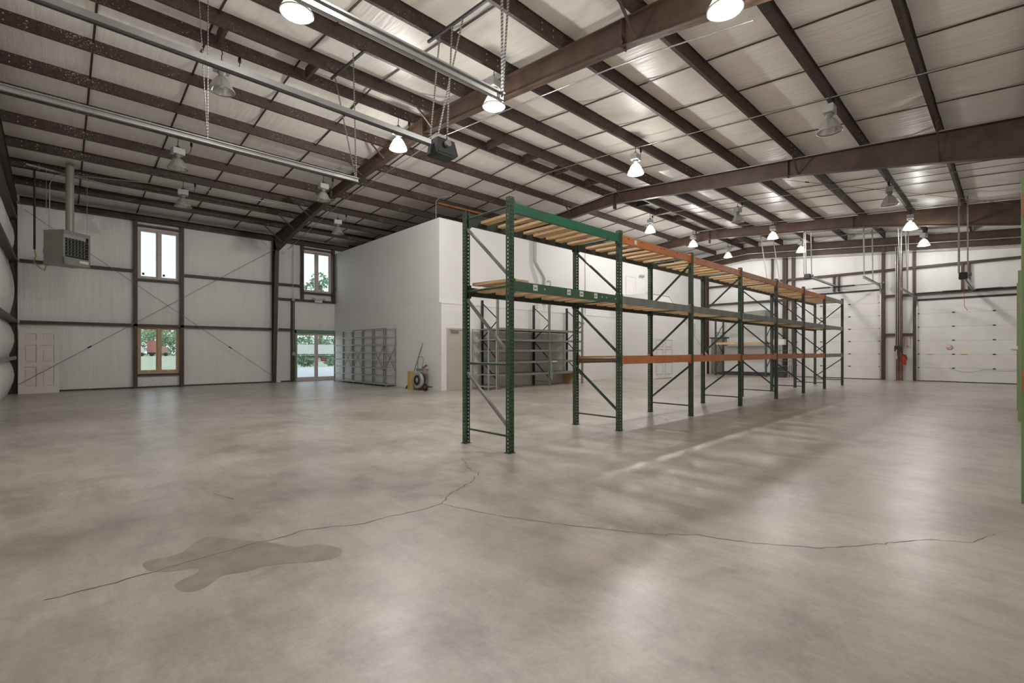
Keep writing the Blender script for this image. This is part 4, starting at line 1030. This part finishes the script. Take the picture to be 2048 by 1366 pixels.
def main_rack():
    o = empty('pallet_rack', (12.9, 4.9, 0), 'long row of green and dark pallet racking with orange and grey beams', 'pallet rack')
    pm = [GREENA, GREENA, GREENA, GREENA, GREEND, GREEND, GREEND, GREEND]
    for i, x in enumerate(RX):
        f = MB(); f.tube([(x, RYF + .03, .21), (x, RYB - .03, .21)], .014, 8)
        fo = f.build('upright_frame', pm[i] if i < 4 else GREEND, o)
        for y, fc in ((RYF, -1), (RYB, 1)):
            mb = MB(); rack_post(mb, x, y, 3.32, fc, holes=i < 5); mb.build('post', pm[i], fo)
            MB().box(x - .06, x + .06, y - .05, y + .05, 0, .006).build('base_plate', pm[i], fo)
        for z in (1.14, 2.16, 3.19): MB().tube([(x, RYF + .03, z), (x, RYB - .03, z)], .017, 8).build('horizontal_brace', pm[i], fo)
        flip = i in (2, 3, 7)
        for z0, z1 in ((1.01, .33), (2.04, 1.29), (3.05, 2.3)):
            a, b = (z0, z1) if not flip else (z1, z0)
            MB().bar((x, RYB - .03, a), (x, RYF + .03, b), .03, .04, (1, 0, 0)).build('diagonal_brace', GREYP if i == 0 else pm[i], fo)
    top = [GREENB, ORANGE, ORANGE, ORANGE2, ORANGE, ORANGE, BEAMG]
    mid = [GREENC, BEAMG, BEAMG, BEAMG, BEAMG, BEAMG, BEAMG]
    low = [None, ORANGE, ORANGE, ORANGE, ORANGE2, ORANGE2, BEAMG]
    rng = random.Random(5)
    for i in range(7):
        x0, x1 = RX[i], RX[i + 1]
        for z, front, back in ((3.11, top[i], DKBEAM if i < 2 else GREEND), (2.10, mid[i], DKBEAM if i < 2 else GREEND), (1.095, low[i], low[i] if low[i] else None)):
            if front is None: continue
            fb = beam_x(x0, x1, RYF, z, -1, front, o); beam_x(x0, x1, RYB, z, 1, back, o)
            if i == 0 and abs(z - 2.10) < .01:
                for lx, lw in ((4.62, .085), (5.33, .08), (5.62, .09), (5.98, .08)):
                    lb_ = MB().box(lx, lx + lw, RYF - .0245, RYF - .022, z + .03, z + .11).build('label_sticker', LABEL, fb)
                    MB().box(lx + .015, lx + lw - .02, RYF - .0255, RYF - .0245, z + .06, z + .072).build('writing', INK, lb_)
                for lx in (4.85, 6.18, 6.3, 6.55): MB().lathe([(0, 0), (.012, 0), (.012, .003), (0, .003)], (lx, RYF - .026, z + .065), 12, 'y').build('dot_sticker', LABEL, fb)
            if i in (1,) and abs(z - 3.11) < .01:
                MB().box(x0 + .43, x0 + .5, RYF - .0245, RYF - .022, z + .03, z + .1).build('label_sticker', LABEL, fb)
            if i in (1, 2) and abs(z - 3.11) < .01:
                for lx in (.22, .62, 1.3, 1.42, 1.9): MB().box(x0 + lx, x0 + lx + .06, RYF - .0245, RYF - .022, z + .085, z + .1).build('scrape', GREYD, fb)
        # deck boards
        for z, cnt in ((3.17, 8 if i == 0 else 7), (2.16, 7)):
            span = x1 - x0 - .25
            for k in range(cnt):
                xc = x0 + .16 + span * (k + .5) / cnt + rng.uniform(-.05, .05); w = rng.choice([.09, .14, .14, .19]) if z > 3 else rng.choice([.14, .19, .19])
                a = rng.uniform(-.012, .012)
                MB().bar((xc - a, RYF + .02, z + .02), (xc + a, RYB - .02, z + .02), w, .038).build('deck_board', WOOD, o)
        if low[i] is not None and i < 6:
            MB().box(x0 + .05, x1 - .05, RYF + .01, RYB - .01, 1.18, 1.2).build('shelf_panel', WOODO, o)
    return o
main_rack()
for k, (x, y0, y1, z) in enumerate(((4.36, 4.52, 5.33, 2.25), (4.55, 4.52, 5.33, 2.25))):
    tag(MB().bar((x, y0, z), (x, y1, z + .02), .14, .04).build('loose_board', WOOD, None, (x, y0, z)), 'loose pine board on the first bay middle shelf, %s' % ('at the outer edge' if k == 0 else 'second from the edge'), 'board')

# right hand racks along the side wall
def side_rack(xs, H, label, mt, beams, zb, yo=0):
    o = empty('pallet_rack', (xs[0], -.5, 0), label, 'pallet rack')
    for x in xs:
        f = MB().tube([(x, -.13 + yo, .2), (x, -.95 + yo, .2)], .014, 8).build('upright_frame', mt, o)
        for y, fc in ((-.1 + yo, 1), (-.98 + yo, -1)):
            mb = MB(); rack_post(mb, x, y, H, fc, holes=False); mb.build('post', mt, f)
        for z in (1.1, 2.1): MB().tube([(x, -.13 + yo, z), (x, -.95 + yo, z)], .016, 8).build('horizontal_brace', mt, f)
    for a, b in zip(xs[:-1], xs[1:]):
        for z in zb:
            beam_x(a, b, -.1 + yo, z, 1, beams, o); beam_x(a, b, -.98 + yo, z, -1, beams, o)
    return o
side_rack([3.5, 6.04], 2.8, 'light green rack post at the very edge by the side wall', GREENE, ORANGE, (1.0, 2.5))
side_rack([13.1, 15.5], 2.83, 'green rack with orange beams along the side wall beyond the light green post', GREENE, ORANGE, (1.2, 2.35), -.03)
tag(MB().lathe([(0, -.03), (.06, -.025), (.11, .0), (.08, .03), (.03, .06), (0, .07)], (13.6, -.08, 1.355), 12).build('cloth_bag', WHITE, None, (13.6, -.05, 1.33)), 'white rag lying on the side wall rack beam', 'rag')

# ------------------------------------------------------------------ metal shelving along the office side wall
def shelf_run():
    o = empty('metal_shelving', (8.9, 18.0, 0), 'open grey metal shelving run of five bays against the office side wall', 'shelving')
    Y = [15.8, 16.68, 17.57, 18.46, 19.39, 20.3]; xf, xb, H = 8.66, 9.07, 2.16
    for i, y in enumerate(Y):
        for x, sg in ((xf, 1), (xb, -1)):
            MB().sweep([(0, 0), (sg * .04, 0), (sg * .04, .003), (sg * .003, .003), (sg * .003, .045), (0, .045)], (x, y, 0), (x, y, H), (1, 0, 0), (0, 1, 0)).build('post', GREYP, o)
    for i in range(5):
        for k in range(8):
            z = .06 + k * (H - .1) / 7
            mb = MB().box(xf - .003, xf + .003, Y[i], Y[i + 1], z, z + .045)
            if k == 0: mb.box(xf, xb, Y[i] + .01, Y[i + 1] - .01, z + .026, z + .03)
            mb.box(xf, xb, Y[i] + .01, Y[i] + .02, z, z + .03); mb.box(xb - .004, xb, Y[i], Y[i + 1], z, z + .03)
            mb.build('shelf', GREYL if i < 3 else SHELF_DAYLIT, o)  # window-side bays paler: daylight painted into their colour
        if i != 2:
            for s in (0, 1):
                a, b = (.55, 1.5) if s == 0 else (1.5, .55)
                MB().bar((xb - .01, Y[i] + .02, a), (xb - .01, Y[i + 1] - .02, b), .02, .003, (1, 0, 0)).build('cross_brace', CHAR, o)
    for s in (0, 1):
        a, b = (.7, 1.5) if s == 0 else (1.5, .7)
        MB().bar((xf + .02, Y[0] - .004, a), (xb - .02, Y[0] - .004, b), .02, .003, (0, 1, 0)).build('end_brace', GREYP, o)
shelf_run()

# ------------------------------------------------------------------ grey rack before the office front
def grey_rack():
    o = empty('storage_rack', (13.0, 12.4, 0), 'tall grey steel rack with closely spaced shelves against the office wall', 'storage rack')
    X = [10.78, 13.4, 15.4]; yf, yb, H = 12.03, 12.84, 3.1
    for x in X:
        f = MB().tube([(x, yf, .15), (x, yb, .15)], .012, 6).build('upright_frame', GREYP, o)
        for y, fc in ((yf, -1), (yb, 1)):
            mb = MB(); rack_post(mb, x, y, H, fc, w=.07, holes=(y == yf)); mb.build('post', GREYP if y == yf else GREYD, f)
        for a, b in ((.3, .95), (1.0, 1.7), (2.35, 1.75), (2.4, 3.0)): MB().bar((x, yf, a), (x, yb, b), .025, .03, (1, 0, 0)).build('diagonal_brace', CHAR, f)
    for a, b in zip(X[:-1], X[1:]):
        for z in (.48, .92, 1.33, 1.70, 2.08):
            fb = beam_x(a, b, yf, z - .04, -1, GREYP, o, h=.075, clips=False); beam_x(a, b, yb, z - .04, 1, GREYP, o, h=.075, clips=False)
            MB().box(a + .04, b - .04, yf + .02, yb - .02, z, z + .02).build('shelf', TAUPE, o)
            if a == X[1] and z == .92: MB().box(a + .15 - 0, a + .42, yf - .0245, yf - .022, z - .02, z + .02).build('label_sticker', LABEL, fb)
    # hose looped on the middle front post
    h = [(13.42, yf - .06, 1.0 - i * .05) for i in range(15)] + [(13.46, yf - .07, .22), (13.5, yf - .06, .3), (13.5, yf - .06, .6), (13.45, yf - .06, .85)]
    tag(MB().tube(h, .022, 8).build('garden_hose', mat('pale_green_hose', (128, 172, 142), .5), None, h[0]), 'pale green hose hanging on the middle post of the tall grey rack', 'hose')
grey_rack()
o = empty('wire_shelving', (10.5, 12.4, 0), 'narrow grey shelf unit beside the near end of the tall grey rack', 'shelving')
for x in (10.34, 10.7):
    for y in (12.0, 12.84): MB().box(x - .016, x + .016, y - .016, y + .016, 0, 2.08).build('post', GREYL, o)
for z in (.1, .5, .9, 1.3, 1.68, 2.04): MB().box(10.34, 10.7, 12.0, 12.84, z, z + .02).build('shelf', GREYL, o)
tag(MB().box(15.0, 15.36, 12.2, 12.75, .0, .42).build('cardboard_box', CARD, None, (15.1, 12.4, 0)), 'brown cardboard box on the floor in the tall grey rack', 'box')

# ------------------------------------------------------------------ strapping cart, broom, box
def cart():
    o = empty('strapping_cart', (9.0, 13.6, 0), 'steel strapping cart with a large grey reel and a red hubbed wheel', 'cart')
    ax = 8.72; c = (ax, 13.83, .33); R = .29
    rl = MB().lathe([(.0, 0), (.08, 0), (.08, .02), (.16, .025), (.16, .012), (.27, .012), (R, .03), (R, .10), (.27, .12), (.1, .12), (0, .12)], c, 32, 'x').build('reel', GREYL, o)
    MB().lathe([(.11, -.006), (.165, -.006), (.165, .02), (.11, .02)], c, 24, 'x').build('hub_ring', CHAR, rl)
    MB().lathe([(.12, .015), (R - .02, .015), (R - .02, .14), (.12, .14)], (ax + .03, c[1], c[2]), 28, 'x').build('strap_coil', CHAR, rl)
    MB().tube([(8.9, 14.0, .1), (8.86, 13.98, .7), (8.84, 13.94, 1.0), (8.84, 13.85, 1.12), (8.84, 13.66, 1.12), (8.84, 13.58, 1.02), (8.86, 13.7, .78), (8.9, 13.62, .1)], .014, 8).build('handle', GALV, o)
    MB().box(8.78, 8.98, 13.5, 13.95, .64, .72).build('tool_tray', GREYP, o)
    for k, (dy, dz) in enumerate(((.0, 0), (-.08, -.02))): MB().bar((8.82, 13.62 + dy, .74), (8.8, 13.36 + dy, .86 + dz), .02, .02).build('tool_grip', BLACK, o)
    w = MB().lathe([(.06, -.03), (.1, -.035), (.115, -.02), (.115, .03), (.1, .04), (.06, .04)], (8.72, 13.3, .115), 24, 'x').build('wheel', BLACK, o)
    MB().lathe([(0, -.03), (.03, -.035), (.065, -.02), (.065, .03), (0, .03)], (8.72, 13.3, .115), 18, 'x').build('wheel_hub', RED, w)
    MB().tube([(8.72, 13.3, .115), (9.0, 13.3, .115), (9.0, 13.62, .12)], .012, 8).build('axle', CHAR, o)
    MB().box(8.7, 9.0, 13.55, 14.0, .0, .03).build('base_plate', GREYD, o)
    mb = MB().lathe([(0, 0), (.02, 0), (.05, -.1), (.05, -.16), (0, -.16)], (8.85, 13.5, .7), 10); mb.build('pouch', mat('dull_red_pouch', (170, 120, 110), .7), o)
cart()
tag(MB().box(8.68, 8.84, 14.14, 14.34, 0, .62).build('cardboard_box', CARD, None, (8.85, 14.15, 0)), 'tall tan cardboard box standing beside the strapping cart', 'box')
br = empty('push_broom', (8.9, 14.5, 0), 'green handled broom leaning on the office side wall behind the tan box', 'broom')
MB().tube([(8.86, 14.5, .08), (9.06, 14.02, 1.5)], .012, 8).build('handle', BRISTLE, br)
MB().tube([(9.06, 14.02, 1.5), (9.07, 13.98, 1.6)], .013, 8).build('handle_tip', YEL, br)
MB().prism([(14.36, 0), (14.66, 0), (14.56, .12), (14.46, .14)], lambda u, v, t: (t, u, v), 8.78, 8.92).build('bristle_head', BRISTLE, br)

# ------------------------------------------------------------------ far corner rack and ladder by the door wall
def far_rack():
    o = empty('storage_rack', (26.5, 9.9, 0), 'dark steel rack with a grey top tray standing before the door wall', 'storage rack')
    for y in (11.1, 8.55):
        f = MB().tube([(25.9, y, .15), (26.9, y, .15)], .014, 6).build('upright_frame', GREEND, o)
        for x in (25.9, 26.9): mb = MB(); rack_post(mb, x, y, 3.1, -1, holes=False); mb.build('post', GREEND, f)
        for a, b in ((.4, 1.2), (1.9, 1.2), (2.0, 2.8)): MB().bar((25.9, y, a), (26.9, y, b), .03, .03, (0, 1, 0)).build('diagonal_brace', GREYD, f)
    for z, mt in ((1.72, WOOD), (.1, GREYD)):
        for x in (25.9, 26.9): MB().box(x - .02, x + .02, 8.58, 11.07, z - .06, z + .06).build('beam', mt, o)
    MB().box(25.95, 26.85, 8.6, 11.05, 1.74, 1.77).build('shelf', WOODO, o)
    MB().box(26.9, 26.93, 8.6, 11.05, .2, 1.6).build('back_sheet', WHITE, o)
    MB().prism([(8.6, 3.05), (10.9, 3.05), (10.7, 3.3), (8.6, 3.4)], lambda u, v, t: (t, u, v), 25.9, 26.8).build('top_tray', mat('grey_green_tarp', (150, 160, 148), .6), o)
far_rack()
ld = empty('rolling_ladder', (26.3, 7.9, 0), 'small pale metal rolling ladder stand by the rust brown column', 'ladder')
for y in (7.55, 8.1):
    MB().tube([(25.9, y, .05), (26.0, y, 1.6), (26.5, y, 1.6), (26.6, y, .05)], .018, 8).build('side_rail', GREYL, ld)
for k in range(5): MB().box(25.92 + k * .1, 26.1 + k * .1, 7.55, 8.1, .3 + k * .26, .32 + k * .26).build('step', GREYP, ld)
MB().box(25.95, 26.3, 7.75, 8.25, 1.62, 1.9).build('top_box', WHITE, ld)
MB().box(25.95, 26.6, 7.8, 8.25, .02, .5).build('lower_box', GREYD, ld)

# ------------------------------------------------------------------ outside
def ext_mat(name, rgb, rgb2, sc): return mat(name, rgb, .9, 0, .1, sc, rgb2=rgb2)
LAWN = ext_mat('lawn_grass', (206, 208, 182), (180, 190, 152), .6)
GRAV = ext_mat('pale_gravel', (236, 234, 230), (222, 220, 216), 4)
mb = MB().box(-80, 160, YW + .3, 320, -.3, -.08)
struct(mb.build('ground', LAWN), 'pale lawn outside the windows', 'ground')
tag(MB().box(6, 30, YW + .3, 40.5, -.08, -.03).build('gravel_drive', GRAV), 'white gravel outside the glass doors', 'gravel', None, 'structure')
LEAF = [ext_mat('leaf_green_a', (150, 178, 146), (114, 146, 110), 3), ext_mat('leaf_green_b', (176, 194, 160), (136, 164, 128), 3)]
def blob(mb, c, r, n, rng, sq=.8):
    for _ in range(n):
        d = Vector((rng.gauss(0, 1), rng.gauss(0, 1), rng.gauss(0, 1))).normalized() * r * rng.uniform(.55, 1.05)
        p = Vector(c) + Vector((d.x, d.y, d.z * sq)); s = r * rng.uniform(.1, .22)
        a = Vector((rng.gauss(0, 1), rng.gauss(0, 1), rng.gauss(0, 1))).normalized(); b = a.cross(Vector((rng.gauss(0, 1), rng.gauss(0, 1), 1))).normalized()
        mb._add([p - a * s, p + b * s * .6, p + a * s, p - b * s * .6], [(0, 1, 2, 3)])
def tree(x, y, h, r, k, label):
    rng = random.Random(int(x * 13 + y)); o = empty('tree', (x, y, -.1), label, 'tree', 'trees outside the windows')
    MB().tube([(x, y, -.1), (x + .1, y, h * .4), (x, y + .1, h * .75)], .16 * h / 7, 8).build('trunk', STEELR, o)
    mb = MB()
    for j in range(5):
        a = rng.uniform(0, 6.28); blob(mb, (x + math.cos(a) * r * .45, y + math.sin(a) * r * .45, h * rng.uniform(.45, .8)), r * .62, 150, rng)
    blob(mb, (x, y, h * .8), r * .6, 150, rng)
    mb.build('crown', LEAF[k % 2], o)
TR = [(14, 190, 13, 6, 'bushy tree behind the parked trucks, toward the lawn edge'), (26, 205, 16, 7, 'tall tree behind the red truck'), (40, 195, 13, 6.5, 'round tree to the office side of the red truck'),
      (37.5, 112, 19.2, 3.2, 'shorter tree at the column side of the window over the glass doors'), (46, 116, 23, 3.9, 'tallest tree seen in the window over the glass doors'), (43, 126, 22, 3.4, 'tree in the middle of the view through the window over the glass doors'), (62, 110, 9, 4.5, 'tree farthest along behind the white trailer'),
      (30, 128, 11, 5, 'wide tree filling the gap behind the white trailer')]
for i, (x, y, h, r, lb) in enumerate(TR): tree(x, y, h, r, i, lb)
def treeline(y, x0, x1, h, n, lb):
    rng = random.Random(int(y)); mb = MB()
    for _ in range(n):
        x = rng.uniform(x0, x1); z = rng.uniform(0, h * .8) ; blob(mb, (x, y + rng.uniform(-3, 3), z), h * .26, 60, rng)
    tag(mb.build('treeline', LEAF[1], None, (x0, y, 0)), lb, 'treeline', None, 'stuff')
treeline(178, 8, 34, 8.5, 90, 'pale green belt of trees behind the parked trucks')
treeline(80, 22, 46, 4.8, 150, 'pale green belt of trees behind the white trailer')
def shrub(x, y, r, lb):
    rng = random.Random(int(x * 7)); mb = MB()
    for j in range(4): blob(mb, (x + rng.uniform(-.5, .5) * r, y + rng.uniform(-.4, .4) * r, r * .5), r * .62, 260, rng)
    tag(mb.build('shrub', LEAF[1], None, (x, y, 0)), lb, 'shrub', 'shrubs outside the glass doors')
for i, x in enumerate((11.0, 13.2, 15.4, 17.6, 19.8)): shrub(x, 41.5, 1.05, 'leafy green shrub across the gravel, %s in the row from the lawn' % ORD[i])
def truck(x, y, L, mt, label, cabm):
    o = empty('parked_truck', (x, y, -.1), label, 'truck', 'trucks parked on the lawn')
    MB().box(x, x + L, y, y + 2.3, .9, 4.1).build('cargo_body', mt, o)
    MB().prism([(x + L, .6), (x + L + 1.7, .6), (x + L + 1.7, 1.6), (x + L + 1.1, 2.6), (x + L, 2.6)], lambda u, v, t: (u, t, v), y + .1, y + 2.2).build('cab', cabm, o)
    MB().box(x, x + L + 1.5, y + .3, y + 2, .5, .9).build('chassis', CHAR, o)
    for wx in (x + .8, x + L - .4, x + L + 1.1): MB().lathe([(0, 0), (.45, 0), (.5, .05), (.5, .25), (0, .25)], (wx, y - .02, .4), 18, 'y').build('wheel', BLACK, o)
truck(17.2, 160, 2.8, mat('faded_red_truck', (196, 120, 108), .6), 'faded red truck on the lawn seen through the lower window', mat('faded_red_cab', (190, 150, 140), .6))
truck(13.6, 158, 1.0, mat('pale_blue_truck', (150, 164, 176), .6), 'pale grey truck beside the red one, toward the lawn edge', WHITE)
o = empty('white_trailer', (29, 66, 0), 'long white trailer parked behind the shrubs', 'trailer')
MB().box(22.5, 36, 66, 68.3, .9, 2.2).build('body', WHITE, o); MB().box(22.5, 36, 66.2, 68.2, .4, .9).build('chassis', GREYP, o)
for wx in (24, 25.2, 34.5): MB().lathe([(0, 0), (.4, 0), (.45, .05), (.45, .25), (0, .25)], (wx, 65.95, .35), 16, 'y').build('wheel', BLACK, o)
